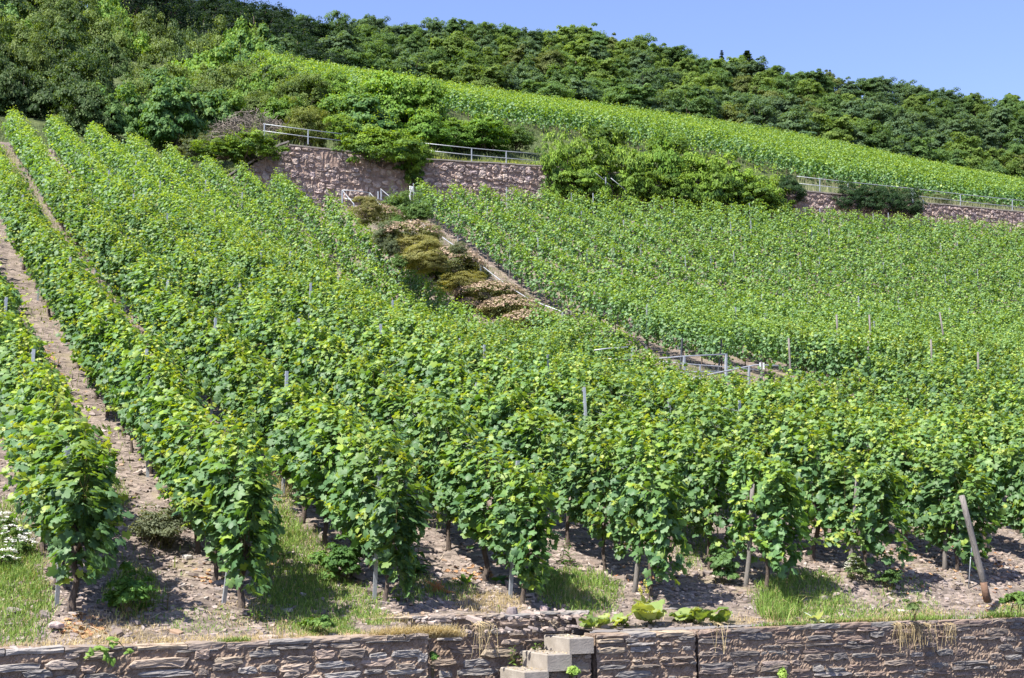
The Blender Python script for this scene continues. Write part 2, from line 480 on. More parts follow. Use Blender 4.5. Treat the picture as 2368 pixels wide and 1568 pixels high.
def wall_body(mb, L0, L1, z0, ztop, y, depth, res=.03, amp=.014, m=0, ends=True, topm=None, face=None):
    f = face or (lambda s, z, o_: (s, y - o_, z))
    nx = max(2, int((L1 - L0) / res)); nz = max(2, int(((ztop(L0) if callable(ztop) else ztop) - z0) / res))
    S = np.linspace(L0, L1, nx)
    v = []; zt = np.array([ztop(s) if callable(ztop) else ztop for s in S])
    for k in range(nz + 1):
        zz = z0 + (zt - z0) * k / nz
        o_ = rng.normal(0, amp, nx) * (0 if k == nz else 1) + amp * 1.2 * np.sin(S * 7 + k * .6) * np.sin(k * .9)
        v += [f(S[i], zz[i], o_[i]) for i in range(nx)]
    for dd, zz in ((0, 0), (-depth, 0), (-depth, None)):
        if dd == 0: continue
        v += [f(S[i], zt[i] + (rng.normal(0, .006) if zz == 0 else z0 - zt[i]), dd) for i in range(nx)]
    t = []
    rows_ = nz + 3
    for k in range(rows_ - 1):
        a = k * nx + np.arange(nx - 1)
        t += list(np.c_[a, a + 1, a + nx + 1]) + list(np.c_[a, a + nx + 1, a + nx])
    base = len(v)
    for e in (0, nx - 1):                                   # end faces
        ring = [k * nx + e for k in range(rows_)]
        for k in range(1, rows_ - 1): t.append((ring[0], ring[k], ring[k + 1]) if e == 0 else (ring[0], ring[k + 1], ring[k]))
    mb.add(v, t, (1, 1, 1), m)


SLATE = [(.29, .28, .275), (.33, .315, .30), (.25, .235, .225), (.37, .32, .27), (.41, .345, .265), (.33, .285, .25), (.28, .24, .21), (.37, .31, .265), (.35, .28, .235), (.39, .32, .26)]


def front_wall(label, L0, L1, y, zt, slate_amount=.9, prot=(.012, .036), pal=SLATE):
    root = thing('retaining_wall', label, 'wall', (L0, y, -2.6), 0, 'slate retaining walls along the road')
    mb = MB()
    fx = lambda s, z, o_: (s - L0, -o_, z + 2.6)
    wall_body(mb, L0, L1, -2.6, zt, y, .3, .028, .007, face=fx)
    stones_on(mb, L0, L1, -2.0, lambda s_: zt(s_) - .05, y, (.045, .115), (.18, .6), prot, pal, 1, (.008, .035), slate_amount, face=fx)
    mb.build('wall_face', [M['mortar'], M['slate']], root)
    cp = MB()                                                # coping course of larger slabs
    s = L0
    while s < L1 - .02:
        w = min(rng.uniform(.22, .6), L1 - s); h = rng.uniform(.035, .075)
        z1 = zt(s + w / 2) + rng.uniform(-.004, .012); o1 = rng.uniform(.01, .035); dp = rng.uniform(.2, .3)
        n = 5
        q = []
        for k, (oo, zz) in enumerate(((o1 * .7, z1 - h), (o1, z1 - h * .5), (o1 * .8, z1 - .008), (o1 * .45, z1), (-dp, z1 + rng.normal(0, .008)), (-dp, z1 - h))):
            q += [fx(s + .006 + (w - .012) * i / n, zz + rng.normal(0, .005), oo + rng.normal(0, .006)) for i in range(n + 1)]
        q = np.array(q); t = []
        for k in range(5):
            a = k * (n + 1) + np.arange(n); t += list(np.c_[a, a + 1, a + n + 2]) + list(np.c_[a, a + n + 2, a + n + 1])
        for e in (0, n): 
            rr = [k * (n + 1) + e for k in range(6)]
            for k in range(1, 5): t.append((rr[0], rr[k], rr[k + 1]))
        cp.add(q, t, np.array(pal[rng.integers(len(pal))]) * rng.uniform(.8, 1.2), 0)
        s += w
    cp.build('coping', M['slate'], root)
    return root


zl = lambda s: TOPZ + .01 * math.sin(s * 1.3)
zr = lambda s: float(at(1262, 1471, WALLY)[2]) + (s - RIGHT_START) * .002 + .012 * math.sin(s * 1.1)
zc = lambda s: CTOP + .008 * math.sin(s * 3)
front_wall('long slate retaining wall ending at the recess beside the stone steps', -8.0, LEFT_END, WALLY, zl, .95)
front_wall('short higher slate wall set back behind the stone steps', LEFT_END - .55, CENDX, RECESS_Y, zc, .9)
split = float(at(1610, 1500, WALLY)[0])
front_wall('slate wall piece from the stone steps to the dark vertical joint', RIGHT_START, split - .012, WALLY, zr, .9)
BROWN = [(.30, .25, .225), (.27, .215, .19), (.25, .235, .23), (.33, .28, .24), (.22, .2, .19), (.3, .23, .19), (.27, .26, .25)]
front_wall('brown crumbling slate wall beyond the dark vertical joint', split + .012, 30.0, WALLY, zr, .85, (.008, .03), BROWN)
# returns that close the recess
for nm, lab, sx, ztop_, sg in (('wall_end', 'narrow end face of the slate wall turning into the stair recess', LEFT_END, TOPZ - .06, 1),):
    mb = MB(); root = thing(nm, lab, 'wall', (sx, WALLY + .32, -2.6))
    bar(mb, (-.16, .31, 0), (-.16, .31, ztop_ + 2.6), .3, .6)
    mb.build('wall_face', M['mortar'], root)

# concrete steps: they climb towards the right in front of the recessed wall
STEP = [((1262, 1376), (1473, 1511), 'topmost concrete step level with the wall top'), ((1211, 1325), (1511, 1551), 'middle concrete step with dry leaves on its tread'), ((1158, 1272), (1551, 1592), 'lowest visible concrete step beside the road')]
for (xa, xb), (ya, yb), lab in STEP:
    pf0 = at(xa + 58, ya + 3, WALLY - .10); pf1 = at(xb, ya + 2, WALLY - .10); zb = at(xb, yb, WALLY - .10)[2]
    x0, x1, zt_ = pf0[0], pf1[0], pf0[2]
    back = WALLY + .62
    # left face runs back into the recess
    root = thing('concrete_step', lab, 'step', (x0, WALLY, zb), 0, 'concrete steps up through the wall')
    mb = MB(); e = .012
    X0, X1, Y0, Y1, Z0, Z1 = 0, x1 - x0, -.06, back - WALLY, 0, zt_ - zb
    lay = [(0, 0), (0, Z1 - e), (e, Z1)]
    v = []
    for ins, z_ in lay:
        v += [(X0 + ins, Y0 + ins, z_), (X1 - ins, Y0 + ins, z_), (X1 - ins, Y1 - ins, z_), (X0 + ins, Y1 - ins, z_)]
    t = []
    for k in range(2):
        for j in range(4):
            a, b = k * 4 + j, k * 4 + (j + 1) % 4
            t += [(a, b, b + 4), (a, b + 4, a + 4)]
    t += [(8, 9, 10), (8, 10, 11), (0, 2, 1), (0, 3, 2)]
    mb.add(v, t)
    mb.build('step_block', M['concrete'], root)
    lf = MB(); n = 60
    P = np.c_[rng.uniform(X0 + .02, X1 - .02, n), rng.uniform(Y0 + .02, Y1 - .1, n), np.full(n, Z1 + .008)]
    leaves(lf, TRI, P, rnd(n, .25) + (0, 0, 1), rnd(n), rng.uniform(.015, .04, n), mixc((.25, .19, .11), (.45, .38, .25), rng.random(n)))
    tag(lf.build('leaf_litter', M['chip'], root), kind='stuff')
    # the soil-bound stone run that carries the step
    if zb > -2.55:
        cb = MB(); fx = lambda s_, z_, o_: (s_, .005 - o_, z_)
        wall_body(cb, .03, X1 - .004, -2.6 - zb, -.004, 0, .55, .028, .007, face=fx)
        stones_on(cb, .03, X1 - .004, -1.9 - zb, -.01, 0, (.05, .11), (.16, .34), (.01, .03), SLATE, 1, (.01, .035), .9, face=fx)
        cb.build('step_base', [M['mortar'], M['slate']], root)

# ------------------------------------------------------------------ upper terrace wall
RUBBLE = [(.36, .30, .28), (.42, .36, .33), (.30, .25, .24), (.46, .40, .36), (.34, .29, .29), (.27, .225, .21), (.39, .32, .28)]


def upper_wall(label, L0, L1):
    root = thing('terrace_wall', label, 'wall', (L0, WY, 0), 0, 'rubble walls below the upper terrace')
    mb = MB()
    zt = lambda s: float(np.interp(s, *LV[WY])) - .02
    zb = min(float(hA(q, WY)) for q in np.linspace(L0, L1, 12)) - .35
    fx = lambda s, z, o_: (s - L0, -o_, z)
    wall_body(mb, L0, L1, zb, zt, WY, .5, .1, .02, face=fx)
    stones_on(mb, L0, L1, zb, zt, WY, (.20, .42), (.28, .62), (.03, .09), RUBBLE, 1, (.0, .05), .97, .3, face=fx, rough=.02)
    mb.build('wall_face', [M['mortar_far'], M['rubble']], root)
    cp = MB()
    n = max(3, int((L1 - L0) / .5))
    S = np.linspace(L0, L1, n)
    for a, b in zip(S[:-1], S[1:]):
        z = zt((a + b) / 2) + rng.uniform(.0, .03)
        bar(cp, (a - L0 + .01, -.02 + .2, z + .05), (b - L0 - .01, -.02 + .2, z + .05 + zt(b) - zt(a)), .46, .1)
    cp.build('coping', M['concrete'], root)
    return root


ux = [float(at(px, 380, WY)[0]) for px in (640, 960, 1330, 1845, 2125, 2420)]
upper_wall('brownish rubble wall standing behind the small steel gate, creeper over its top', 12.3, ux[1])
upper_wall('rubble wall with pale coping under the steel railing', ux[1] + .01, ux[2] + 4)
upper_wall('rubble wall hidden by the big creeper bushes', ux[2] + 4.01, ux[3] - .5)
upper_wall('short dark rubble wall beside the trimmed ivy block', ux[3] - .49, ux[4])
upper_wall('crumbling reddish wall at the far end of the terrace', ux[4] + .01, ux[5] + 8)


# ------------------------------------------------------------------ grapevines
ROW = 2.0
U1 = 2.4907                                    # first row counted from the picture's left edge
SLOPE = .37
OLD_A, OLD_B = (.050, .122, .046), (.112, .215, .075)
YOUNG_A, YOUNG_B = (.19, .31, .035), (.33, .42, .06)


def hedge(n, seed, hl=.62, low=.52, top=1.95, wide=.42, size=(.085, .135), nv=1):
    """leaf positions / normals / tips / sizes / colours of the canopy of nv vines (local frame, sheared to the slope); leaves follow upright shoots"""
    r = np.random.default_rng(seed)
    vid = np.repeat(np.arange(nv), n // nv)
    K = 9
    sid = r.integers(0, K, n)
    so = r.normal(0, 1, (nv, K, 5))[vid, sid]                    # each shoot has its own lean, height and vigour
    q = r.beta(1.15, 1.0, n)
    hgt = (top - low) * np.clip(1 + .11 * so[:, 0], .7, 1.25)
    z = low + .08 * so[:, 4] * (1 - q) + hgt * q
    y = ((sid + .5) / K * 2 - 1) * hl + so[:, 1] * .06 + so[:, 2] * .09 * q + r.normal(0, .062, n)
    w = wide * np.interp(q, [0, .12, .35, .7, .9, 1], [.35, .75, 1, .95, .65, .32]) * np.clip(1 + .22 * so[:, 3], .55, 1.5)
    s = np.where(r.random(n) < .5 + .22 * np.sign(so[:, 1]), 1, -1)
    ph = r.uniform(0, 6, (nv, 4))[vid]
    b = .85 + .28 * np.sin(y * 5 + ph[:, 0] + s) * np.sin(z * 4.3 + ph[:, 1]) + .2 * np.sin(y * 11 + ph[:, 2]) * np.sin(z * 9 + ph[:, 3] + s * 2)
    d = np.sqrt(r.uniform(.1, 1.1, n))
    x = s * w * b * d + r.normal(0, .03, n)
    N = np.c_[s * r.uniform(.1, 1.0, n), r.normal(-.12, .5, n), .5 + .7 * q ** 2 + r.normal(0, .42, n)]
    T = np.c_[s * .45 + r.normal(0, .5, n), r.normal(0, .55, n), -.8 + r.normal(0, .3, n)]
    S = r.uniform(*size, n) * np.where(q > .85, .75, 1)
    yng = np.clip(.02 + .75 * np.clip(q - .6, 0, 1) * 2.0 * r.random(n) + (r.random(n) < .13) * r.uniform(.2, .9, n), 0, 1)
    c = mixc(OLD_A, OLD_B, r.random(n)); c2 = mixc(YOUNG_A, YOUNG_B, r.random(n))
    c = c * (1 - yng[:, None]) + c2 * yng[:, None]
    P = np.c_[x, y, z + SLOPE * y]
    return P, N, T, S, c, r


def shoot_leaves(r, k, hl, base, wide):
    """young shoots that stick out of the top and sides, leaves getting smaller and yellower to the tip"""
    out = []; stems = []
    for i in range(k):
        side = r.random() < .45
        y = r.uniform(-hl, hl)
        if side:
            s = r.choice([-1, 1]); p = np.array([s * wide * .6, y, r.uniform(.8, base)]); d = np.array([s * 1.0, r.normal(0, .5), r.uniform(-.1, .6)])
        else:
            p = np.array([r.normal(0, .14), y, base - .2]); d = np.array([r.normal(0, .3), r.normal(0, .3), 1.0])
        p[2] += SLOPE * y
        ln = r.uniform(.22, .55); d = d / np.linalg.norm(d); bend = r.normal(0, .35, 3) - np.array([0, 0, .15])
        pts = [p + d * ln * t + bend * ln * t * t * .6 for t in np.linspace(0, 1, 5)]
        stems.append(np.array(pts))
        m = int(r.integers(6, 10))
        for j in range(m):
            t = (j + .6) / m
            q = p + d * ln * t + bend * ln * t * t * .6 + r.normal(0, .03, 3) * (1 - t * .6)
            out.append((*q, t, *(d * .3 + np.array([r.normal(0, .6), r.normal(0, .6), .6]))))
    return np.array(out), stems


def vine_mesh(seed, n=860, tpl=GRAPE, low=.52, hl=.62, shoots=15, wide=.42, top=1.95, extra=None):
    mb = MB()
    P, N, T, S, c, r = hedge(n, seed, hl, low, top, wide)
    leaves(mb, tpl, P, N, T, S, c, 0, r.uniform(-.3, 1.6, n), r.uniform(.85, 1.1, n))
    sl, stems = shoot_leaves(r, shoots, hl, top, wide)
    if extra is not None:
        sl2, st2 = extra(r); sl = np.concatenate([sl, sl2]); stems += st2
    k = len(sl)
    leaves(mb, tpl, sl[:, :3], sl[:, 4:7], np.c_[r.normal(0, 1, k), r.normal(0, 1, k), r.normal(-.3, .6, k)], .125 - .085 * sl[:, 3], mixc((.10, .21, .03), (.31, .37, .06), np.clip(sl[:, 3] * 1.1 + r.normal(0, .15, k), 0, 1)), 0, r.uniform(0, 1.6, k))
    for s_ in stems: tube(mb, s_, np.linspace(.006, .002, len(s_)), (.2, .15, .05), 3, 1, False)
    for i in range(9):                                     # woody canes seen through the leaves
        y = r.uniform(-hl, hl); y *= .6; p = np.array([r.normal(0, .05), y, .75 + SLOPE * y])
        tube(mb, [p, p + (r.normal(0, .06), r.normal(0, .05), .5), p + (r.normal(0, .12), r.normal(0, .06), 1.1)], (.006, .005, .003), (.2, .15, .05), 3, 1, False)
    return mb.mesh('foliage', [M['vine'], M['shoot']], True)


def trunk_mesh(seed, h=.72):
    r = np.random.default_rng(seed)
    mb = MB()
    lean = r.normal(0, .05, 2)
    pts = [(0, 0, -.12)] + [(lean[0] * t + .018 * math.sin(t * 9 + seed), lean[1] * t + .02 * math.cos(t * 7 + seed), h * t) for t in np.linspace(0, 1, 8)]
    tube(mb, pts, np.array([.05, .046, .036, .031, .03, .032, .03, .034, .04]) * r.uniform(.85, 1.2), (.5, .5, .5), 8)
    top = np.array(pts[-1])
    for s in (-1, 1):
        tube(mb, [top - (0, 0, .05), top + (r.normal(0, .03), s * .15, .10 + s * .15 * SLOPE), top + (r.normal(0, .04), s * .5, .14 + s * .5 * SLOPE)], (.024, .018, .009), (.5, .5, .5), 6)
    return mb.mesh('trunk', M['bark'], True)


FOL = [vine_mesh(100 + i, 1150, low=.58, top=1.93 + .06 * (i % 3), wide=.37 + .04 * (i % 2)) for i in range(12)]
FOL_END = [vine_mesh(200 + i, 1200, low=(.54, .46, .42, .44, .40)[(i - 1) % 5], top=1.95, wide=.30, hl=.52) for i in range(5)]
FOL_MID = [vine_mesh(300 + i, 950, GRAPE_MID, low=.56, top=1.93 + .06 * (i % 3), shoots=15, wide=.40) for i in range(8)]
TRK = [trunk_mesh(i) for i in range(8)]


def long_shoots(r):
    o1, s1 = [], []
    for s, z0, ln in ((1, .62, 1.0), (-1, .7, .7), (1, .95, .5)):
        p = np.array([s * .25, -.3, z0 - .1]); d = np.array([s * .95, -.15, .12])
        pts = [p + d * ln * t + np.array([0, 0, .18 * math.sin(t * 3)]) for t in np.linspace(0, 1, 6)]; s1.append(np.array(pts))
        for j in range(18):
            t = (j + .5) / 18
            q = p + d * ln * t + np.array([0, 0, .18 * math.sin(t * 3)]) + r.normal(0, .035, 3)
            o1.append((*q, t * .75, r.normal(0, .4), -.5 + r.normal(0, .4), .9))
    return np.array(o1), s1


FOL_LONG = vine_mesh(260, 1150, low=.46, top=1.92, wide=.38, extra=long_shoots)

spots = []                                      # (x, y, row name, index in the row, block)
rowname = lambda n: 'in the %s row from the left' % nth(n)
SP = 1.25
for n in range(1, 13):                          # long rows that climb to the upper wall
    x = U1 + ROW * (n - 1)
    k = 0
    y = 16.5 + (0.1 if n % 2 else 0)
    while y < 70.9 - (.5 if n > 9 else 0):
        k += 1
        if n < 11 or (n == 11 and y < 67.6) or (n == 12 and (y < 29 or 39 < y < 47.5)): spots.append((x, y, n, k, 'long'))
        y += SP
for n in range(13, 22):                         # short rows below the cross path
    x = U1 + ROW * (n - 1)
    y = 16.5; k = 0
    while y < 33.2:
        k += 1; spots.append((x, y, n, k, 'short')); y += SP
for n in range(1, 28):                          # block above the cross path
    x = 28.6 + ROW * (n - 1)
    y = 40.0; k = 0
    while y < 69.6:
        k += 1; spots.append((x, y, n, k, 'upper')); y += SP


def seen(p, mx=60, my=80):
    a, b, w = project(p)
    return w > 0 and -mx < a < 2367 + mx and -my < b < 1568 + my, w


vis = []
for s in spots:
    z = ground_z(s[0], s[1])
    a, w = seen((s[0], s[1], z + 1.1), 110, 220)
    if a: vis.append((w, *s, z))
vis.sort(key=lambda t: t[0])
near, rest = vis[:300], vis[300:]
cnt = {}
for i, (w, x, y, n, k, blk, z) in enumerate(near):
    first = k == 1 and blk != 'upper'
    if blk == 'upper': where = '%s leafy vine up the slope in the %s row beyond the stairway' % (nth(k), nth(n))
    elif first: where = 'leafy vine at the roadside end of the %s row from the left' % nth(n)
    elif blk == 'long': where = '%s leafy vine up from the road in the %s long row from left' % (nth(k), nth(n))
    else: where = '%s leafy vine uphill in the %s short row right of long ones' % (nth(k), nth(n - 12))
    jx, jy = rng.normal(0, .05), rng.normal(0, .06)
    flip = math.pi if rng.random() < .0 else 0
    t = thing('grapevine', where, 'grapevine', (x + jx, y + jy, z - .01), 0, 'grapevines in the vineyard rows')
    sx = rng.choice([-1, 1]); sz = rng.uniform(.9, 1.07)
    t.scale = (sx * rng.uniform(.86, 1.2), 1, sz)
    if first: me = FOL_LONG if n in (7, 6) else FOL_END[n % 5]
    elif w < 30: me = FOL[rng.integers(12)]
    else: me = FOL_MID[rng.integers(8)]
    link('foliage', me, t); link('trunk', TRK[rng.integers(8)], t)

# the rest of the rows (beyond the 300 nearest), and the upper vineyard: one mass
mb = MB()


def mass(x, y, z, k, tpl, seed, size, top=1.9, wide=.41, young=1.0, low=.5, hl=.62):
    """k leaves on each of many vines"""
    nv = len(x); n = nv * k
    P, N, T, S, c, r = hedge(n, seed, hl, low, top, wide, size, nv)
    off = np.repeat(np.c_[x, y, z], k, 0)
    lumpv = 1 + .16 * np.sin(off[:, 1] * 1.3 + off[:, 0] * 2.1 + seed) + r.normal(0, .0, n)
    P = P * np.c_[lumpv, np.ones(n), np.repeat(r.uniform(.9, 1.1, nv), k)]
    leaves(mb, tpl, P + off, N, T, S, c, 0, r.uniform(-.2, 1.5, n))
    m = int(k * .16); n2 = nv * m
    off = np.repeat(np.c_[x, y, z], m, 0); t = r.random(n2); yy = r.uniform(-hl, hl, n2)
    g_ = np.round(yy * 6) / 6
    P = np.c_[r.normal(0, .17, n2) + .1 * np.sin(g_ * 40 + off[:, 1]), g_ + r.normal(0, .03, n2), top - .12 + t * (.30 + .2 * np.sin(g_ * 57 + off[:, 0] * 3)) + SLOPE * g_]
    leaves(mb, tpl, P + off, np.c_[r.normal(0, .6, n2), r.normal(0, .6, n2), np.full(n2, .7)], r.normal(size=(n2, 3)), (.11 - .06 * t) * size[1] / .15, mixc((.10, .20, .045), (.25, .34, .065), np.clip(t * young, 0, 1)), 0)


R = np.array([(x, y, z) for _, x, y, n, k, b, z in rest])
q_ = R[:, 1] < 46
mass(R[q_, 0], R[q_, 1], R[q_, 2], 600, GRAPE_MID, 41, (.09, .14))
mass(R[~q_, 0], R[~q_, 1], R[~q_, 2], 360, DIAM, 42, (.12, .18), 1.95, .36)
for (x, y, z) in R:
    tube(mb, [(x, y, z - .1), (x + .02, y, z + .4), (x, y + .03, z + .8)], (.035, .03, .03), (.5, .5, .5), 4, 1, False)
ups = []
edge_x, edge_y = [600, 1050, 1250, 1650, 1850, 2100, 2400], [94.0, 90.5, 90, 88, 85, 84, 83]
for n in range(0, 66):
    x = 22.0 + ROW * n
    y = 80.0
    while y < 126:
        z = ground_z(x, y)
        px, py, w = project((x, y, z + 1))
        if y > np.interp(px, edge_x, edge_y) and 585 < px < 2440 and py > -50: ups.append((x, y, z))
        y += 1.3
UPS = np.array(ups)
mass(UPS[:, 0], UPS[:, 1], UPS[:, 2], 150, DIAM, 43, (.18, .27), 2.15, .32, .9, .4, .66)
for (x, y, z) in UPS[UPS[:, 1] < 97]:
    tube(mb, [(x, y, z - .1), (x, y, z + .8)], (.035, .03), (.5, .5, .5), 4, 1, False)
tag(mb.build('distant_grapevines', [M['vine'], M['bark']]), kind='stuff')
print('vines', len(spots), len(vis), len(ups))

# ------------------------------------------------------------------ trellis posts and wires


def post_mesh(kind, h, seed=0):
    r = np.random.default_rng(seed); mb = MB()
    if kind == 'steel':                         # folded sheet-metal profile with hook notches
        for dx, dy, w, d in ((0, 0, .05, .008), (-.021, .014, .008, .03), (.021, .014, .008, .03)):
            bar(mb, (dx, dy, -.2), (dx, dy, h), w, d, up=(0, 1, 0))
        for z in np.arange(.5, h - .05, .22): bar(mb, (-.034, .02, z), (-.024, .02, z + .03), .01, .02)
        return mb.mesh('post', M['steel'])
    pts = [(r.normal(0, .006), r.normal(0, .006), z) for z in np.linspace(-.2, h, 7)]
    tube(mb, pts, np.linspace(.04, .032, 7), (.5, .5, .5), 8)
    return mb.mesh('post', M['wood'], True)


STEEL = post_mesh('steel', 1.9); STEEL_T = post_mesh('steel', 2.12); WOOD = [post_mesh('wood', 2.45, i) for i in range(3)]
WOOD_S = [post_mesh('wood', 1.55, 9 + i) for i in range(3)]
DARK = MB(); bar(DARK, (0, 0, -.2), (0, 0, 2.1), .055, .05, up=(0, 1, 0)); DARK = DARK.mesh('post', M['dark_steel'])


def post(name, label, me, x, y, rx=0.0, ry=0.0, group=None, dz=0.0, cat='post'):
    o = link(name, me, None, (float(x), float(y), ground_z(x, y) + dz)); o.rotation_euler = (rx, ry, rng.uniform(-.15, .15))
    return tag(o, label, cat, group)


GP = 'steel trellis posts in the vine rows'
for n in range(1, 9):                           # end posts, leaning out towards the road
    x = U1 + ROW * (n - 1)
    lab = 'grey steel end post leaning at the roadside end of the %s row from left' % nth(n)
    post('trellis_post', lab, STEEL if n < 5 else WOOD_S[n % 3], x - .14, 16.75, .15 + rng.normal(0, .02), rng.normal(0.02, .02), GP if n < 5 else 'weathered wooden end posts')['label'] = lab if n < 5 else lab.replace('grey steel', 'weathered round wooden')
    k = 0
    for y in np.arange(21.5 + (n % 3) * .5, 69, 5.0):
        k += 1
        if seen((x, y, ground_z(x, y) + 1.7), 0, 0)[0]:
            post('trellis_post', '%s grey steel post up from the road in the %s long row' % (nth(k), nth(n)), STEEL_T if rng.random() < .55 else STEEL, x + rng.normal(0, .05), y, rng.normal(0, .02), rng.normal(0, .03), GP)
for n in range(1, 20):
    x = 28.6 + ROW * (n - 1); k = 0
    for y in np.arange(44.4 + (n % 3) * .7, 70, 6.2):
        k += 1
        if seen((x, y, ground_z(x, y) + 1.7), 0, 0)[0]:
            post('trellis_post', '%s grey steel post up the slope in the %s row beyond the stairs' % (nth(k), nth(n)), STEEL_T if rng.random() < .12 else STEEL, x, y, rng.normal(0, .02), rng.normal(0, .03), GP)
# wooden posts that stick out of the short rows
for j, (px, py, Y, lab) in enumerate([(1936, 728, 33.4, 'dark weathered wooden post standing tallest above the short rows'), (2012, 728, 33.4, 'pale wooden post next after the dark tall one above the short rows'), (2193, 722, 33.6, 'lone wooden post poking out of the vines near the far end of the cross path'), (1826, 783, 31.6, 'thin grey wooden post beside a thicker leaning one'), (1845, 780, 33.2, 'thick wooden post leaning beside a thin grey one'), (2000, 790, 30.6, 'short slim wooden post deep in the leaves'), (2150, 786, 30.4, 'curved pale wooden post amid the vines'), (2256, 815, 28.5, 'short pale post at the edge of the leaf mass')]):
    p = at(px, py, Y)
    g = ground_z(p[0], Y)
    o = link('wooden_post', WOOD[j % 3], None, (p[0], Y, g)); o.scale = (.9, .9, (p[2] - g) / 2.45); o.rotation_euler = (rng.normal(0, .03), -.05 + rng.normal(0, .04), 0)
    tag(o, lab, 'post', 'wooden posts of the short rows')
# big leaning wooden post beside the last front row
b = on_ground(2281, 1376); q = at(2223, 1146, b[1] - .05)
pm = MB(); d = q - b
tube(pm, [-.12 * nrm(d), d * .25, d * .5, d * .75, d], (.052, .05, .047, .045, .043), (.5, .5, .5), 9)
root = thing('leaning_post', 'tall round wooden post leaning over beside the last row near the road', 'post', b)
pm.build('shaft', M['wood'], root, True)
sm = MB(); tube(sm, [d * .0 + (0, -.001, -.1), d * .13], (.0535, .0525), (.5, .5, .5), 9); sm.build('stained_foot', M['rust'], root, True)
rod = link('steel_rod', None) if False else None
rm = MB(); b2 = on_ground(2238, 1345); q2 = at(2246, 1255, b2[1]); tube(rm, [b2 - (0, 0, .1), q2], .009, (.5, .5, .5), 5)
o = rm.build('steel_rod', M['steel'], None, True); tag(o, 'thin steel rod standing close to the leaning wooden post', 'rod')
# wires
for n in range(1, 9):
    x = U1 + ROW * (n - 1); wm = MB()
    ys = np.arange(16.8, 70, 2.5)
    for h in (.85, 1.25, 1.7):
        for s in (-.06, .06):
            tube(wm, [(x + s, y, ground_z(x, y) + h) for y in ys], .004, (.5, .5, .5), 3, 0, False)
    tag(wm.build('trellis_wire', M['steel']), 'thin steel wires strung along the %s long row from the left' % nth(n), 'wire', 'trellis wires')
# black leaning posts at the foot of the upper block
for (xa, ya), (xb, yb), lab in [((1570, 868), (1577, 783), 'black end post leaning behind the railing, nearer the long rows'), ((1657, 880), (1668, 783), 'black end post leaning behind the railing corner post'), ((1470, 830), (1476, 800), 'short black end post half hidden by vines at the railing')]:
    b = at(xa, ya, 40.0); q = at(xb, yb, 39.8)
    mbp = MB(); bar(mbp, b - (0, 0, .25), q, .06, .05, up=(0, 1, 0)); o = mbp.build('end_post', M['dark_steel']); tag(o, lab, 'post', 'black end posts by the cross path')


# ------------------------------------------------------------------ railings
def railing(name, label, rails, posts, rr=.024, pw=.06, mat='steel', cat='railing', group=None, foot=True):
    """rails / posts: world polylines"""
    P = np.array([p for r_ in rails for p in r_]); o0 = P.mean(0); o0[2] = P[:, 2].min() - .9
    root = thing(name, label, cat, o0, 0, group)
    for r_ in rails:
        mb = MB(); tube(mb, np.array(r_) - o0, rr, (.5, .5, .5), 8); mb.build('rail', M[mat], root, True)
    for a, b in posts:
        mb = MB(); bar(mb, np.array(a) - o0, np.array(b) - o0, pw, pw * .8, up=(0, 1, 0)); mb.build('post', M[mat], root)
    return root


def A(pts, Y): return [at(px, py, Y) for px, py in pts]


def postline(px, py0, py1, Y): return (at(px, py1, Y), at(px, py0, Y))


railing('path_railing', 'steel railing with a square corner post along the cross path', [A([(1455, 835), (1581, 824), (1681, 819)], 37.0), A([(1530, 861), (1600, 860), (1664, 859)], 37.0)], [postline(1581, 824, 900, 37.0), postline(1678, 820, 895, 37.0)], .023, .085)
railing('path_railing', 'short steel railing piece half buried in the long rows', [A([(1374, 810), (1405, 806), (1462, 802)], 37.4), A([(1405, 830), (1470, 832)], 37.4)], [postline(1461, 803, 875, 37.4)], .023, .075)
railing('path_railing', 'low steel railing sloping down behind the corner post', [A([(1515, 835), (1617, 844), (1686, 849), (1760, 856)], 38.0), A([(1535, 869), (1620, 877), (1671, 881), (1712, 886)], 38.0)], [postline(1618, 845, 905, 38.0)], .018, .05)
railing('stair_railing', 'sloping steel handrail rising to the white sign', [A([(1571, 880), (1606, 873), (1711, 851), (1747, 844), (1781, 845), (1800, 846)], 36.0), A([(1791, 893), (1813, 896)], 36.0)], [postline(1731, 848, 890, 36.0), postline(1606, 873, 905, 36.0)], .023, .075)
cb = at(1638, 897, 37.2); b0 = at(1585, 898, 37.2); b1 = at(1660, 898, 37.2)
mbc = MB(); bar(mbc, b0 - (0, 0, .3), b1 - (0, 0, .3), .6, .6); o = mbc.build('concrete_kerb', M['concrete']); tag(o, 'low concrete landing wall under the cross path railing', 'landing')
# white sign on a wooden stake
p = at(1760, 845, 35.4); root = thing('field_sign', 'white double plate on a short wooden stake at the top of the sloping handrail', 'sign', (p[0], p[1], ground_z(p[0], p[1])))
h = p[2] - ground_z(p[0], p[1])
mb = MB(); bar(mb, (0, 0, -.2), (0, 0, h + .12), .06, .05); mb.build('stake', M['wood'], root)
for s in (-1, 1):
    mb = MB(); bar(mb, (s * .07, -.03, h - .13), (s * .07, -.03, h + .09), .07, .006, up=(0, 1, 0)); mb.build('plate', M['white'], root)

# stairway in the strip between the blocks, handrail, gate
ST0, ST1 = on_ground(1300, 760), on_ground(905, 480)
sx = 26.3
st = thing('stairway', 'narrow concrete stairway climbing between the two vine blocks', 'stairs', (sx, 38.5, ground_z(sx, 38.5)))
mb = MB()
for y in np.arange(38.5, 70, .42):
    z = ground_z(sx, y) - ground_z(sx, 38.5) + .02
    bar(mb, (-.45, y - 38.5, z), (.45, y - 38.5, z), .44, .16, up=(0, 0, 1))
mb.build('flight', M['concrete'], st)


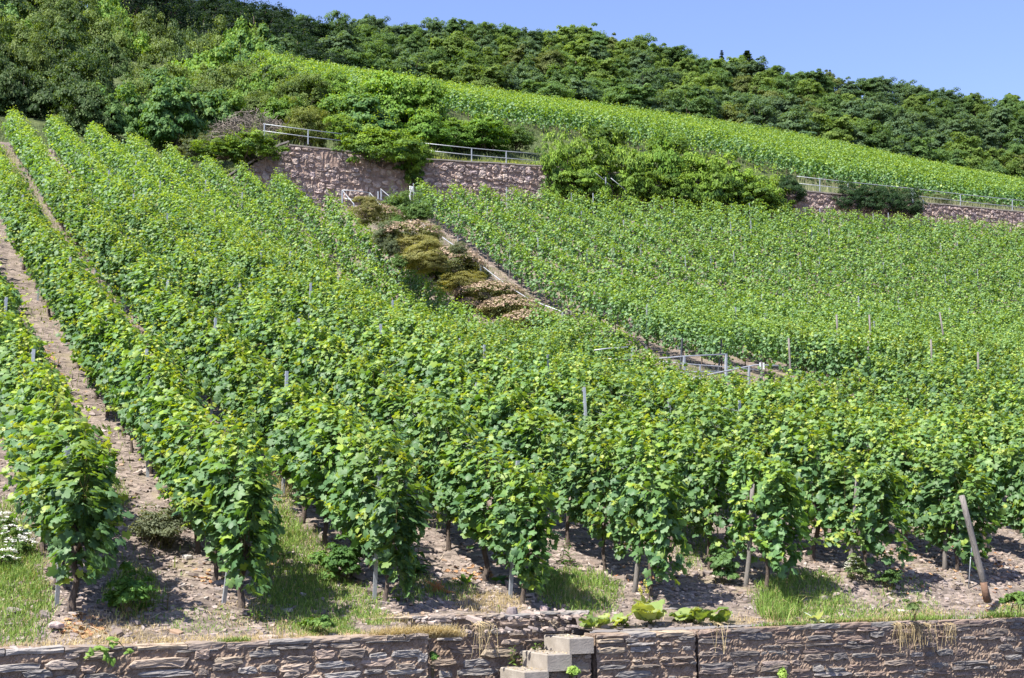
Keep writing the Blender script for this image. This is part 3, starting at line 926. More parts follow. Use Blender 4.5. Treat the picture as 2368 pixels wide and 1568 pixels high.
def surf(px, py, hgt):
    """point that stands hgt above the slope and is seen at px, py"""
    d = ray(px, py); ys = np.linspace(17, 72.4, 3000); z = d[2] / d[1] * ys; hh = hA(d[0] / d[1] * ys, ys) + hgt
    k = np.argmax(z < hh); return np.array([d[0] / d[1] * ys[k], ys[k], z[k]])


hr = [surf(*p, .75) for p in [(956, 503), (1000, 541), (1042, 577), (1088, 619), (1120, 646), (1151, 654 + 16), (1190, 700), (1240, 737)]]
for p in hr: p[0] = sx + .5
for p in hr: p[2] = ground_z(p[0], p[1]) + .85
railing('stair_handrail', 'long straight steel handrail climbing beside the flowering shrubs', [hr], [((p[0], p[1], p[2] - .75), p) for p in hr[1::2]] + [((hr[0][0], hr[0][1], hr[0][2] - .8), hr[0])], .025, .06)
Yg = 70.3
railing('stair_gate', 'small steel gate frame with sloping arms at the head of the stairs', [A([(791, 440), (818, 441), (855, 446)], Yg), [at(791, 440, Yg), at(818, 472, Yg - 2.2)], [at(855, 446, Yg), at(880, 475, Yg - 2.2)], A([(797, 460), (850, 464)], Yg + .3)], [postline(791, 440, 470, Yg), postline(854, 446, 478, Yg), postline(818, 472, 490, Yg - 2.2)], .028, .07)
railing('stair_gate', 'steel stair arm running down behind the green weeds', [[at(880, 437, Yg), at(902, 456, Yg - 1.4), at(920, 472, Yg - 2.5)]], [postline(881, 437, 462, Yg), postline(874, 443, 460, Yg)], .026, .07)
p = at(948, 430, 70.6); q = at(948, 466, 70.6)
mb = MB(); bar(mb, q - (0, 0, .3), p, .07, .06, up=(0, 1, 0)); root = thing('marker_post', 'slim white post with a small plate at the corner of the upper block', 'post', q); 
for v_ in mb.v: v_ -= q
mb.build('shaft', M['white'], root); mb = MB(); bar(mb, (.09, -.04, (p - q)[2] - .35), (.09, -.04, (p - q)[2] - .02), .1, .01, up=(0, 1, 0)); mb.build('plate', M['white'], root)


# terrace railings on the wall top
def terrace_rail(label, pts, posts, Y=WY + .25, low=16):
    top = A(pts, Y); lowr = A([(a, b + low) for a, b in pts], Y)
    railing('terrace_railing', label, [top, lowr], [postline(a, b, b + 34, Y) for a, b in posts], .026, .06, group='steel railings along the upper terrace')


terrace_rail('two-bar steel railing beside the dry brush pile and yellow-green bush', [(608, 287), (700, 299), (790, 310)], [(611, 287), (712, 300)])
terrace_rail('two-bar steel railing above the pale coping of the wall', [(975, 331), (1090, 343), (1170, 350), (1242, 356)], [(1090, 343), (1170, 350)])
terrace_rail('long two-bar steel railing in the grey grass at the far end of the terrace', [(1842, 408), (1960, 421), (2107, 436), (2245, 452), (2420, 470)], [(1895, 412), (1960, 421), (2107, 440), (2220, 450), (2340, 462)])
railing('terrace_stair_rail', 'steel stair rails dropping through the creeper in front of the wall', [A([(1374, 398), (1412, 430)], WY - 1.5), A([(1412, 412), (1450, 443)], WY - 1.5)], [postline(1400, 410, 470, WY - 1.6)], .024, .06)
railing('terrace_stair_rail', 'steel stair rail going down behind the trimmed ivy block', [A([(2110, 440), (2118, 452), (2150, 478)], WY - .6)], [postline(2110, 440, 470, WY - .6), postline(2134, 462, 485, WY - .6)], .024, .06)

# ------------------------------------------------------------------ shrubs and trees


def crown(mb, centre, R, n_clump, per, leaf, tpl, ca, cb, seed, clump=.34, hollow=.55, flat=.75, up=.6, tip=None, tipc=None, mat=0, lower=-.6, drape=0.0):
    """leaves in overlapping clumps spread through an uneven ellipsoid"""
    r = np.random.default_rng(seed)
    R = np.asarray(R, float)
    d = nrm(r.normal(size=(n_clump * 3, 3))); d = d[d[:, 2] > lower][:n_clump]; n_clump = len(d)
    ph = r.uniform(0, 6, 4)
    uneven = 1 + .16 * np.sin(d[:, 0] * 4 + ph[0]) + .14 * np.sin(d[:, 1] * 5 + ph[1]) + .10 * np.sin(d[:, 2] * 6 + ph[2])
    rad = r.uniform(hollow, 1.0, n_clump) * uneven
    C = d * rad[:, None] * R
    cs = clump * R.mean() * r.uniform(.6, 1.3, n_clump)
    tone = np.clip(r.normal(.5, .27, n_clump), 0, 1)
    k = per
    q = nrm(r.normal(size=(n_clump * k, 3))); q[:, 2] = np.abs(q[:, 2]) * .9 - .25
    rr = r.uniform(.25, 1.05, n_clump * k) ** .6
    off = q * rr[:, None] * np.repeat(cs, k)[:, None] * np.array([1, 1, flat])
    P = np.repeat(C, k, 0) + off
    N = nrm(off) * .7 + np.repeat(d, k, 0) * .4 + np.array([0, 0, up]) + r.normal(0, .4, (n_clump * k, 3))
    T = r.normal(0, 1, (n_clump * k, 3)) + np.array([0, 0, -.4 - drape])
    S = leaf * r.uniform(.65, 1.3, n_clump * k)
    c = mixc(ca, cb, np.clip(np.repeat(tone, k) + r.normal(0, .18, n_clump * k), 0, 1))
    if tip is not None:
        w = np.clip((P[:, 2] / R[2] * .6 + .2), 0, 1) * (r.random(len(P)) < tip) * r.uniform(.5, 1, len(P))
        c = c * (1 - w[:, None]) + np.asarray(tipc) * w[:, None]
    leaves(mb, tpl, P + np.asarray(centre), N, T, S, c, mat, r.uniform(-.3, 1.4, len(P)))
    return C + np.asarray(centre), cs


def sprays(mb, base, R, k, ln, leaf, tpl, ca, cb, seed, m=9, upw=.8):
    """long shoots that break the outline"""
    r = np.random.default_rng(seed); P = []; N = []; S = []; t_ = []
    for i in range(k):
        d = nrm(r.normal(size=3)); d[2] = abs(d[2])
        p = np.asarray(base) + d * R * r.uniform(.75, 1.0); g = nrm(d + np.array([0, 0, upw]) + r.normal(0, .3, 3)); l = ln * r.uniform(.5, 1.2)
        sag = np.array([0, 0, -.35 * l * (1 if upw < .6 else .2)])
        for j in range(m):
            t = (j + .5) / m
            P.append(p + g * l * t + sag * t * t + r.normal(0, leaf * .4, 3)); N.append(r.normal(0, .6, 3) + (0, 0, .6)); S.append(leaf * (1.1 - .6 * t)); t_.append(t)
    P = np.array(P); N = np.array(N)
    leaves(mb, tpl, P, N, r.normal(size=P.shape), np.array(S), mixc(ca, cb, np.array(t_)), 0)


def stems(mb, seed, targets, rad, m=0, base_spread=.15):
    r = np.random.default_rng(seed)
    for p in targets:
        p = np.asarray(p, float); b = np.array([r.normal(0, base_spread), r.normal(0, base_spread), -.1])
        mid = b * .5 + p * .5 + r.normal(0, .08, 3) * np.linalg.norm(p)
        tube(mb, [b, (b + mid) / 2 + (0, 0, .05), mid, p], [rad, rad * .8, rad * .55, rad * .25], (.5, .5, .5), 5, m, False)


# unit shrubs (radius about 1 wide, about 1 high), shared by copies
SHRUB = {}


def shrub_kind(key, n, **kw):
    out = []
    for i in range(n):
        mb = MB(); seed = kw.get('seed', 0) + i * 17
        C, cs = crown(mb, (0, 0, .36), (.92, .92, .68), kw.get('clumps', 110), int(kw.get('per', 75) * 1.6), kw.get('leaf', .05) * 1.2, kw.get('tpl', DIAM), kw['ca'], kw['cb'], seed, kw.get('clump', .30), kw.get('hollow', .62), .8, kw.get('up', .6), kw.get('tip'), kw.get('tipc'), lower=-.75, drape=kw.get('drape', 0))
        if kw.get('sprays'):
            sprays(mb, (0, 0, .5), np.array([.9, .9, .6]), kw['sprays'], kw.get('sl', .35), kw.get('leaf', .05), kw.get('tpl', DIAM), kw['cb'], kw.get('tipc', kw['cb']), seed, 9, kw.get('upw', .8))
        f = mb.mesh('foliage', M['bush'])
        sb = MB(); stems(sb, seed, C[:: max(1, len(C) // 9)], .03)
        out.append((f, sb.mesh('branches', M['bark'], True)))
    SHRUB[key] = out


DG = dict(ca=(.026, .058, .016), cb=(.070, .120, .030))
shrub_kind('dark', 4, **DG, leaf=.045, per=95, seed=500, tip=.12, tipc=(.13, .17, .04), sprays=14)
shrub_kind('olive', 4, ca=(.05, .095, .02), cb=(.14, .20, .045), leaf=.038, per=110, seed=600, sprays=22, tip=.2, tipc=(.15, .18, .06))
shrub_kind('bright', 4, ca=(.05, .125, .02), cb=(.15, .275, .035), leaf=.055, per=80, seed=700, sprays=26, tip=.35, tipc=(.22, .30, .05))
shrub_kind('leafy', 3, ca=(.04, .11, .03), cb=(.12, .22, .06), leaf=.060, tpl=GRAPE_MID, per=70, seed=800, sprays=14, sl=.4, tip=.25, tipc=(.18, .27, .05))
shrub_kind('creeper', 4, ca=(.018, .06, .012), cb=(.18, .30, .035), leaf=.060, tpl=OVAL, per=60, seed=900, sprays=40, sl=.4, upw=.1, tip=.45, tipc=(.26, .35, .05), clump=.25, hollow=.4)
shrub_kind('yellow', 2, ca=(.09, .13, .025), cb=(.20, .23, .045), leaf=.032, per=130, seed=1000, sprays=22)
shrub_kind('ivy', 2, ca=(.012, .036, .014), cb=(.035, .075, .02), leaf=.05, tpl=OVAL, per=70, seed=1100, tip=.05, tipc=(.1, .16, .04))
shrub_kind('grey', 3, ca=(.06, .085, .04), cb=(.14, .17, .085), leaf=.035, per=80, seed=1200, sprays=40, sl=.4, clump=.26, hollow=.3)
shrub_kind('olivemound', 3, ca=(.14, .15, .045), cb=(.26, .245, .085), leaf=.030, per=170, seed=1300, clump=.36, hollow=.8)
shrub_kind('herb', 3, ca=(.05, .11, .025), cb=(.13, .21, .05), leaf=.055, per=45, seed=1400, sprays=40, sl=.5, clump=.3, hollow=.25)


def flower_shrub(n):
    out = []
    for i in range(n):
        mb = MB(); seed = 1500 + i * 7; r = np.random.default_rng(seed)
        crown(mb, (0, 0, .36), (.92, .92, .62), 110, 85, .05, DIAM, (.07, .10, .03), (.20, .20, .08), seed, .30, .7, .9, lower=-.6)
        f = mb.mesh('foliage', M['bush'])
        fb = MB()
        d = nrm(r.normal(size=(900, 3))); d[:, 2] = np.abs(d[:, 2]) * .9 + .0
        d = nrm(d); cl = d[::3][:300]
        P = (np.repeat(cl, 6, 0) + r.normal(0, .035, (1800, 3))) * np.array([1.0, 1.0, .68]) * r.uniform(.95, 1.1, (1800, 1)) + (0, 0, .38)
        t = r.random(1800)
        leaves(fb, DIAM, P, np.repeat(cl, 6, 0) + (0, 0, .6) + r.normal(0, .4, (1800, 3)), r.normal(size=(1800, 3)), r.uniform(.05, .085, 1800), mixc((.22, .17, .10), (.46, .34, .25), t))
        out.append((f, fb.mesh('blossom', M['petal'])))
    SHRUB['flower'] = out


flower_shrub(4)


def shrub(kind, label, px, py_top, wpx, Y, hpx=None, cat='shrub', group=None, depth=1.0, sink=.15, name='shrub', zbase=None, hgt=None, ):
    """a shrub whose top is seen at (px, py_top), wpx wide; it stands on the ground at distance Y up the slope"""
    if Y > 59: Y = WY + (Y - 60) * 1.42
    p = at(px, py_top, Y); sc_ = FPX / (p @ FWD)
    r = wpx / sc_ / 2 * 1.12
    g = ground_z(p[0], Y) if zbase is None else zbase
    if hpx is not None: h = hpx / sc_; g = p[2] - h
    else: h = max(p[2] - g, .5)
    i = rng.integers(len(SHRUB[kind]))
    t = thing(name, label, cat, (p[0], Y, g - sink * .3), rng.uniform(0, 6.28), group)
    t.scale = (r, r * depth, (h + sink * .3) / 1.05)
    f, s = SHRUB[kind][i]
    link('foliage', f, t); link('blossom' if kind == 'flower' else 'branches', s, t)
    return t


# left thicket: four ranks up the hillside
thick_g = 'shrubs of the hillside thicket'
topc = lambda x: np.interp(x, [-60, 0, 100, 200, 255, 300, 400, 480, 560, 620, 660], [-70, -50, -30, 2, 15, 55, 76, 72, 78, 104, 118])
tones = {'dark': 'dark green', 'olive': 'dull olive', 'bright': 'bright green', 'leafy': 'large-leaved green', 'creeper': 'creeper-hung'}
ranks = [('topmost', 99, 0, (-40, 640), 54, 108, ['bright', 'leafy', 'dark', 'olive', 'olive', 'bright', 'bright', 'olive', 'olive', 'dark', 'olive']),
         ('upper', 90, 48, (-30, 690), 58, 122, ['leafy', 'dark', 'olive', 'dark', 'olive', 'olive', 'bright', 'olive', 'dark', 'olive']),
         ('middle', 82, 96, (-50, 720), 62, 130, ['dark', 'bright', 'olive', 'dark', 'olive', 'dark', 'olive', 'olive', 'bright', 'bright']),
         ('lower', 74, 148, (-20, 760), 66, 136, ['dark', 'olive', 'dark', 'dark', 'dark', 'olive', 'leafy', 'bright', 'olive', 'bright']),
         ('front', 67.5, 200, (-40, 560), 80, 150, ['dark', 'dark', 'dark', 'dark', 'leafy', 'olive', 'dark', 'leafy'])]
for rn, Y, dy, (xa, xb), step, w, kinds in ranks:
    cnts = {}
    for j, px in enumerate(np.arange(xa, xb, step)):
        kd = kinds[j % len(kinds)]; cnts[kd] = cnts.get(kd, 0) + 1
        x = px + rng.normal(0, 10)
        flat = np.interp(x, [0, 300, 640], [1, .9, .55])
        yt = topc(x) + dy * flat + rng.normal(0, 9) + (0 if rn != 'front' else np.interp(x, [0, 300, 560], [0, 10, 30]))
        shrub(kd, '%s shrub in the %s rank of the thicket, %s such from the left' % (tones[kd], rn, nth(cnts[kd])), x, yt, w * rng.uniform(.85, 1.2), Y + rng.normal(0, 1.0), 150, group=thick_g)

# shrubs around the terrace, each seen on its own
for a in [
    ('leafy', 'rounded large-leaved shrub standing before the dark thicket above the rows', 405, 208, 150, 65.5, 125),
    ('leafy', 'small pale-leaved shrub below the dark hollow of the thicket', 262, 236, 66, 65, 70),
    ('bright', 'big bright shrub with a rounded outline, highest of the terrace clump', 905, 186, 190, 69, 130),
    ('bright', 'bright shrub at the vineyard side of the terrace clump', 975, 200, 140, 68, 120),
    ('bright', 'light green shrub on the thicket side of the terrace clump', 800, 212, 150, 68, 110),
    ('leafy', 'loose shrub filling the terrace clump above the creeper', 850, 238, 150, 66, 90),
    ('bright', 'low shrub at the foot of the terrace clump, nearest the upper vines', 985, 262, 110, 65, 70),
    ('olive', 'pale olive shrub between the thicket and the terrace clump', 700, 178, 130, 72, 90),
    ('bright', 'light shrub under the topmost corner of the upper vineyard', 745, 196, 120, 73, 70),
    ('olive', 'soft olive shrub right above the brush pile', 600, 215, 120, 70, 80),
    ('yellow', 'yellow-green rounded shrub standing behind the steel railing', 703, 243, 112, 61.8, 92),
    ('creeper', 'bright creeper mound over the near end of the rubble wall', 590, 304, 150, 60.0, 62),
    ('creeper', 'low creeper spur sloping from the mound down towards the vines', 515, 325, 120, 60.6, 40),
    ('creeper', 'large creeper bush draped over the wall top beside the railing', 868, 284, 185, 60.1, 96),
    ('creeper', 'creeper bush leaning over the wall next to the big draped one', 960, 318, 92, 59.9, 72),
    ('creeper', 'hanging creeper tongue reaching down the wall face to the white post', 955, 362, 44, 59.75, 62),
    ('bright', 'dark-hearted shrub on the grassy bank behind the coping', 1118, 274, 128, 67, 66),
    ('bright', 'low bright shrub between the terrace clump and the bank shrub', 1050, 286, 90, 66.5, 50),
    ('herb', 'tall grey-green herb clump on the bank below the upper vines', 1200, 292, 80, 67.5, 46),
    ('creeper', 'creeper bush closest to the pale coping at the end of the railing', 1290, 306, 105, 60.2, 150),
    ('creeper', 'tall dark-shadowed creeper bush second from the pale coping', 1365, 312, 130, 60.0, 165),
    ('creeper', 'creeper bush with long trailing shoots above the steel stair rails', 1440, 318, 130, 60.1, 160),
    ('bright', 'upright bright bush in the middle of the creeper bank', 1530, 322, 115, 60.6, 150),
    ('creeper', 'widest creeper bush of the bank, over the hidden wall', 1605, 335, 145, 60.0, 150),
    ('creeper', 'sprawling creeper bush sloping away past the widest one', 1690, 362, 150, 60.0, 125),
    ('creeper', 'creeper bush near the far end of the bank with arching shoots', 1765, 392, 130, 59.9, 98),
    ('ivy', 'dark ivy bush ending the creeper bank beside the far railing', 1822, 410, 80, 60.0, 56),
    ('creeper', 'low creeper mass hanging on the wall below the first bank bushes', 1330, 372, 130, 59.7, 92),
    ('creeper', 'low creeper mass on the wall under the steel stair rails', 1478, 386, 120, 59.75, 84),
    ('creeper', 'low creeper mass on the wall between the upright and the widest bush', 1565, 390, 120, 59.75, 84),
    ('creeper', 'low creeper mass on the wall below the widest bush', 1648, 402, 120, 59.75, 76),
    ('creeper', 'low creeper mass reaching down to the vines below the sprawling bush', 1735, 418, 130, 59.75, 66),
    ('bright', 'light shrub filling the hollow above the brush pile', 640, 176, 130, 74, 90),
    ('bright', 'light shrub between the brush pile and the yellow-green bush', 655, 232, 110, 66, 70),
    ('olive', 'dull olive shrub bordering the topmost vine row end', 560, 150, 140, 77, 90),
    ('olive', 'dark olive shrub above the rounded large-leaved shrub', 470, 190, 140, 72, 110),
    ('bright', 'sunny shrub behind the rounded large-leaved shrub', 520, 215, 110, 69, 90),
    ('bright', 'sunny shrub directly over the yellow-green bush', 760, 180, 110, 75, 80),
    ('creeper', 'creeper shrub spreading between yellow-green bush and draped creeper', 785, 268, 90, 63, 56),
    ('grey', 'dry grey-green scrub beside the brush pile', 505, 296, 90, 63, 46),
    ('grey', 'dry grey-green scrub between vines and brush pile', 450, 318, 80, 62, 44),
    ('herb', 'pale herb tuft on the bank above the creeper bushes', 1400, 296, 110, 66, 40),
    ('herb', 'pale green herb clump behind the upright bright bush', 1545, 312, 110, 66, 40),
    ('grey', 'small grey shrub beside the terrace post near the frame edge', 2165, 445, 60, 61.0, 34),
]:
    shrub(*a[:6], hpx=a[6], group='shrubs and creepers of the terrace', depth=.9)
for j, px in enumerate((1962, 2005, 2050, 2090)):
    shrub('ivy', ['dark trimmed ivy at the near end of the ivy block on the wall', 'dark trimmed ivy second along the ivy block on the wall', 'dark trimmed ivy third along the ivy block on the wall', 'dark trimmed ivy at the far end of the ivy block'][j], px, 428 + j * 4, 74, 59.9, 54, group='ivy block on the far wall', depth=.8, name='ivy')

# planting in the strip between the blocks
for kd, lab, px, py, w, h, off in [
    ('olivemound', 'small olive-brown shrub under the steel gate', 849, 456, 42, 26, 0), ('flower', 'topmost pink flowering shrub of the stair strip', 880, 474, 62, 40, 0),
    ('herb', 'tall green weeds beside the white post', 932, 448, 66, 62, 0), ('herb', 'tall weeds between the green weeds and the first upper vine', 968, 468, 44, 46, 0),
    ('grey', 'grey-green tall weeds on the long row side of the strip', 892, 510, 44, 66, 0), ('flower', 'pale flowering shrub above the olive cushion', 946, 512, 92, 52, 0),
    ('olivemound', 'olive cushion shrub below the pale flowering one', 962, 542, 66, 36, 0), ('olivemound', 'long olive cushion shrub beside the stone edging', 978, 562, 70, 52, 0),
    ('flower', 'largest pink flowering shrub in the middle of the strip', 1035, 572, 118, 74, 0), ('herb', 'dark green base of weeds below the largest flowering shrub', 1014, 612, 44, 38, 0),
    ('olivemound', 'lower olive cushion shrub under the handrail', 1072, 632, 84, 40, 0), ('flower', 'pink flowering shrub to the side of the lower olive cushion', 1130, 650, 96, 48, 0),
    ('flower', 'pink flowering shrub half hidden by the long rows', 1180, 684, 96, 50, 0), ('flower', 'lowest pink flowering shrub of the strip', 1225, 714, 80, 46, 0),
    ('grey', 'small white-flowering weed at the end of a long row', 1030, 640, 34, 30, 0)]:
    b = surf(px, py, h / 52.0)
    shrub(kd, lab, px, py + (4 if kd in ('flower', 'olivemound') else -4), w * 1.3, min(b[1], 58.9) if b[1] < 59 else 60 + (b[1] - WY) / 1.42, h * .9, group='planting of the stair strip', sink=.3, depth=1.15, name='flowering_shrub' if kd == 'flower' else 'shrub')
for j, (px, py, w, h, kd) in enumerate([(905, 545, 34, 40, 'grey'), (925, 590, 40, 26, 'herb'), (1003, 520, 40, 30, 'herb'), (1060, 560, 36, 22, 'grey'), (1005, 585, 50, 34, 'olivemound'), (1095, 600, 36, 26, 'herb'), (1120, 622, 30, 20, 'grey'), (1160, 655, 44, 26, 'herb'), (1205, 690, 40, 24, 'grey'), (1240, 715, 44, 28, 'herb'), (1265, 735, 40, 22, 'grey'), (1085, 690, 60, 30, 'flower'), (1150, 700, 50, 30, 'olivemound'), (915, 495, 44, 36, 'herb')]):
    b = surf(px, py, h / 52.0)
    shrub(kd, ['low grey-green weed', 'small fresh weed', 'leafy weed', 'short grey weed', 'flat olive cushion', 'bright weed', 'tiny grey weed', 'spreading weed', 'dusty weed', 'last fresh weed', 'last grey weed', 'broad pinkish flowering shrub', 'dull olive cushion', 'upper leafy weed'][j] + ' of the stair strip, %s from the top of the strip' % nth(1 + sorted(q[1] for q in [(0, 545), (0, 590), (0, 520), (0, 560), (0, 585), (0, 600), (0, 622), (0, 655), (0, 690), (0, 715), (0, 735), (0, 690.5), (0, 700), (0, 495)]).index(690.5 if j == 11 else py)), px, py, w, b[1] if b[1] < 59 else 60 + (b[1] - WY) / 1.42, h, group='planting of the stair strip', sink=.2, depth=rng.uniform(.7, 1.8))
# stone edging
edm = MB(); r_ = np.random.default_rng(5)
for k in range(26):
    t = k / 25; b = on_ground(930 + 65 * t + r_.normal(0, 2), 588 + 62 * t)
    bar(edm, b + (-.16, 0, -.1), b + (.16, r_.normal(0, .1), .16 + r_.uniform(0, .14)), .3, .25, np.array(RUBBLE[k % 7]) * 1.3, 0)
tag(edm.build('stone_edging', M['rubble']), 'pale rubble edging along the long row side of the stair strip', 'edging')

# brush pile: tangled dry twigs
root = thing('brush_pile', 'heap of dry grey brushwood behind the creeper mound', 'brush pile', at(575, 300, 76)); o0 = np.array(root.location)
mb = MB(); r_ = np.random.default_rng(77)
for k in range(420):
    u = r_.uniform(-1, 1); c0 = np.array([u * 2.0, r_.normal(0, .5), 0.0]); z_ = max(0, (1 - u * u)) * 1.0
    c0[2] = r_.uniform(-.5, z_) + u * .35
    d = nrm(r_.normal(0, 1, 3) * (1, .8, .5)); l = r_.uniform(.3, .8); s_ = r_.normal(0, .2, 3)
    tube(mb, [c0 - d * l, c0 + s_, c0 + d * l + (0, 0, -.15)], (.018, .016, .008), (.5, .5, .5), 3, 0, False)
mb.build('twigs', M['twig'], root)

# --------------------------------------------------------------- forest
TREE = {}


def tree_kind(key, n, ca, cb, seed, leaf=.21, per=120, clumps=130, tip=.2, tipc=(.12, .16, .05), hollow=.5, conifer=False, tpl=DIAM):
    out = []
    for i in range(n):
        s = seed + 13 * i; r = np.random.default_rng(s); mb = MB(); tb = MB()
        if conifer:
            H = 9.5
            for lv in np.linspace(.12, 1, 17):
                rad = 2.1 * (1 - lv) ** .8 * r.uniform(.8, 1.15) + .12; k = int(8 + 10 * (1 - lv))
                for a in r.uniform(0, 6.28, k):
                    d = np.array([math.cos(a), math.sin(a), 0]); m = 22
                    t = r.uniform(.05, 1, m)
                    P = np.array([0, 0, H * lv]) + d * (t * rad)[:, None] + np.c_[r.normal(0, .10, m), r.normal(0, .10, m), -.42 * t ** 1.4 * rad * .5 + r.normal(0, .07, m)]
                    leaves(mb, DIAM, P, r.normal(0, .3, (m, 3)) + (0, 0, 1), np.repeat(d[None], m, 0) + r.normal(0, .4, (m, 3)) - (0, 0, .3), .26, mixc(ca, cb, r.random(m)))
            tube(tb, [(0, 0, -.5), (0, 0, H * .5), (0, 0, H)], (.16, .1, .02), (.5, .5, .5), 7)
        else:
            H = 9.0
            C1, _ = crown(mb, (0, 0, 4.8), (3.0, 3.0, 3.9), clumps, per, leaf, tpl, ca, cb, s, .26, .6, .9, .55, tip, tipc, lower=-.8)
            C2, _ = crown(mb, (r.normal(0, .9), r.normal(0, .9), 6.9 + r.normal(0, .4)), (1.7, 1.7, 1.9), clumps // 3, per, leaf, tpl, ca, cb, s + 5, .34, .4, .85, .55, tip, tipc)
            tube(tb, [(0, 0, -.5), (r.normal(0, .1), r.normal(0, .1), 2), (r.normal(0, .3), r.normal(0, .3), 4.6), (r.normal(0, .4), r.normal(0, .4), 7.2)], (.24, .19, .13, .05), (.5, .5, .5), 8)
            for p in C1[::8]:
                b = np.array([0, 0, r.uniform(2.6, 4.4)]); tube(tb, [b, (b + p) / 2 + (0, 0, -.25), p], (.09, .06, .02), (.5, .5, .5), 5, 0, False)
        out.append((mb.mesh('crown', M['tree']), tb.mesh('trunk', M['bark'], True)))
    TREE[key] = out


tree_kind('mid', 5, (.055, .115, .034), (.125, .21, .062), 2000)
tree_kind('fresh', 3, (.08, .145, .028), (.175, .255, .055), 2100)
tree_kind('bluish', 3, (.058, .115, .056), (.13, .20, .09), 2200)
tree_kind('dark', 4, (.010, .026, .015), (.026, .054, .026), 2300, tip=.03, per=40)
tree_kind('brownish', 2, (.075, .105, .03), (.15, .185, .055), 2400)
tree_kind('conifer', 2, (.016, .036, .024), (.04, .068, .042), 2500, conifer=True)
FG = 'trees of the forest on the hilltop'
tn = {'mid': 'leafy green tree', 'fresh': 'yellow-green tree', 'bluish': 'bluish green tree', 'dark': 'very dark tree', 'brownish': 'olive green tree', 'conifer': 'conifer'}


def tree(kind, label, px, py_top, Y, h=None, wide=1.0):
    p = at(px, py_top, Y); g = ground_z(p[0], Y); H = 9.5 if kind == 'conifer' else 8.7
    if h is None: h = np.clip(p[2] - g, 5.0, 13)
    t = thing('conifer_tree' if kind == 'conifer' else 'broadleaf_tree', label, 'tree', (p[0], Y, p[2] - h), rng.uniform(0, 6.28), FG)
    s = h / H; w = s ** .5 * wide
    t.scale = (w, w, s)
    c, k = TREE[kind][rng.integers(len(TREE[kind]))]
    link('crown', c, t); link('trunk', k, t)
    return t


cr = lambda x: np.interp(x, [a for a, b in crest], [b - 66 for a, b in crest])
sk = lambda x: np.interp(x, [a for a, b in sky_line], [b for a, b in sky_line])
SKYT = [(-300, -260), (250, -60), (470, -8), (560, -2), (620, 10), (665, 18), (705, 38), (730, 62), (770, 44), (860, 44), (930, 62), (1000, 52), (1130, 58), (1240, 70), (1330, 68), (1420, 86), (1530, 108), (1640, 132), (1750, 150), (1900, 178), (2050, 196), (2200, 210), (2367, 226), (2600, 250)]
skt = lambda x: np.interp(x, [a for a, b in SKYT], [b for a, b in SKYT])
rows_f = [('front rank', 160, .12, 60), ('second rank', 182, .34, 58), ('third rank', 208, .56, 54), ('fourth rank', 238, .78, 50), ('skyline rank', 270, 1.0, 38)]
for rn, Y, f, step in rows_f:
    cnts = {}
    x = 250.0 if f > .7 else 520.0
    while x < 2430:
        xx = x + rng.normal(0, step * .18)
        gap = cr(xx) - skt(xx)
        top = cr(xx) - gap * f + (rng.normal(0, 9) if f < 1 else rng.normal(0, 5)) - (6 if f < .2 else 0)
        q = rng.random()
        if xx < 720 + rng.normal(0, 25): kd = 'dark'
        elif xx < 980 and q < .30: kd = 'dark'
        else: kd = 'fresh' if q < (.30 if 700 < xx < 1900 else .12) else 'bluish' if q < .52 else 'brownish' if q < .60 else 'mid'
        cnts[kd] = cnts.get(kd, 0) + 1
        if (gap > 40 or f > .9) and (f < .9 or xx > -100) and xx > (560 if f < .7 else 0):
            tree(kd, '%s in the %s of the forest, %s such from the left' % (tn[kd], rn, nth(cnts[kd])), xx, top, Y + rng.normal(0, 3), wide=rng.uniform(.9, 1.2))
        x += step * rng.uniform(.8, 1.2) * (.8 if f > .9 else 1)
# dark wood above the thicket
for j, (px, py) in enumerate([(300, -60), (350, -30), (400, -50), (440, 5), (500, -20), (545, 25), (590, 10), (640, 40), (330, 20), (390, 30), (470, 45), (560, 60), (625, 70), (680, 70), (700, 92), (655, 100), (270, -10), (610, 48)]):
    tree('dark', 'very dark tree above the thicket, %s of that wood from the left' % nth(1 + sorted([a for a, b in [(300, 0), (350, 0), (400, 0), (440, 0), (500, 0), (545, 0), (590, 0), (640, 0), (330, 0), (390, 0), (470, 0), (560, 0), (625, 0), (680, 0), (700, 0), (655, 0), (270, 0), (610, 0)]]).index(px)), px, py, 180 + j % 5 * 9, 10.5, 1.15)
tree('conifer', 'slim small spruce poking above the skyline, left of the broad conifer', 1668, 118, 280, 9, 1.0)
tree('conifer', 'broad dark conifer standing highest above the skyline', 1727, 119, 280, 8.5, 2.1)
tree('conifer', 'tiny thin conifer tip on the skyline below the broad conifer', 1918, 163, 282, 8, .9)
tree('fresh', 'small pale young tree at the topmost corner of the upper vineyard', 593, 68, 135, 5, .62)
tree('bluish', 'small soft green young tree beside the corner of the upper vineyard', 655, 88, 138, 5, .7)

# ------------------------------------------------------------------ ground cover
def zf(x, y):
    z = np.where(y < WY, front_ground(x, y), 0)
    return np.where(y < WY, z, hB(x, np.maximum(y, WY)))


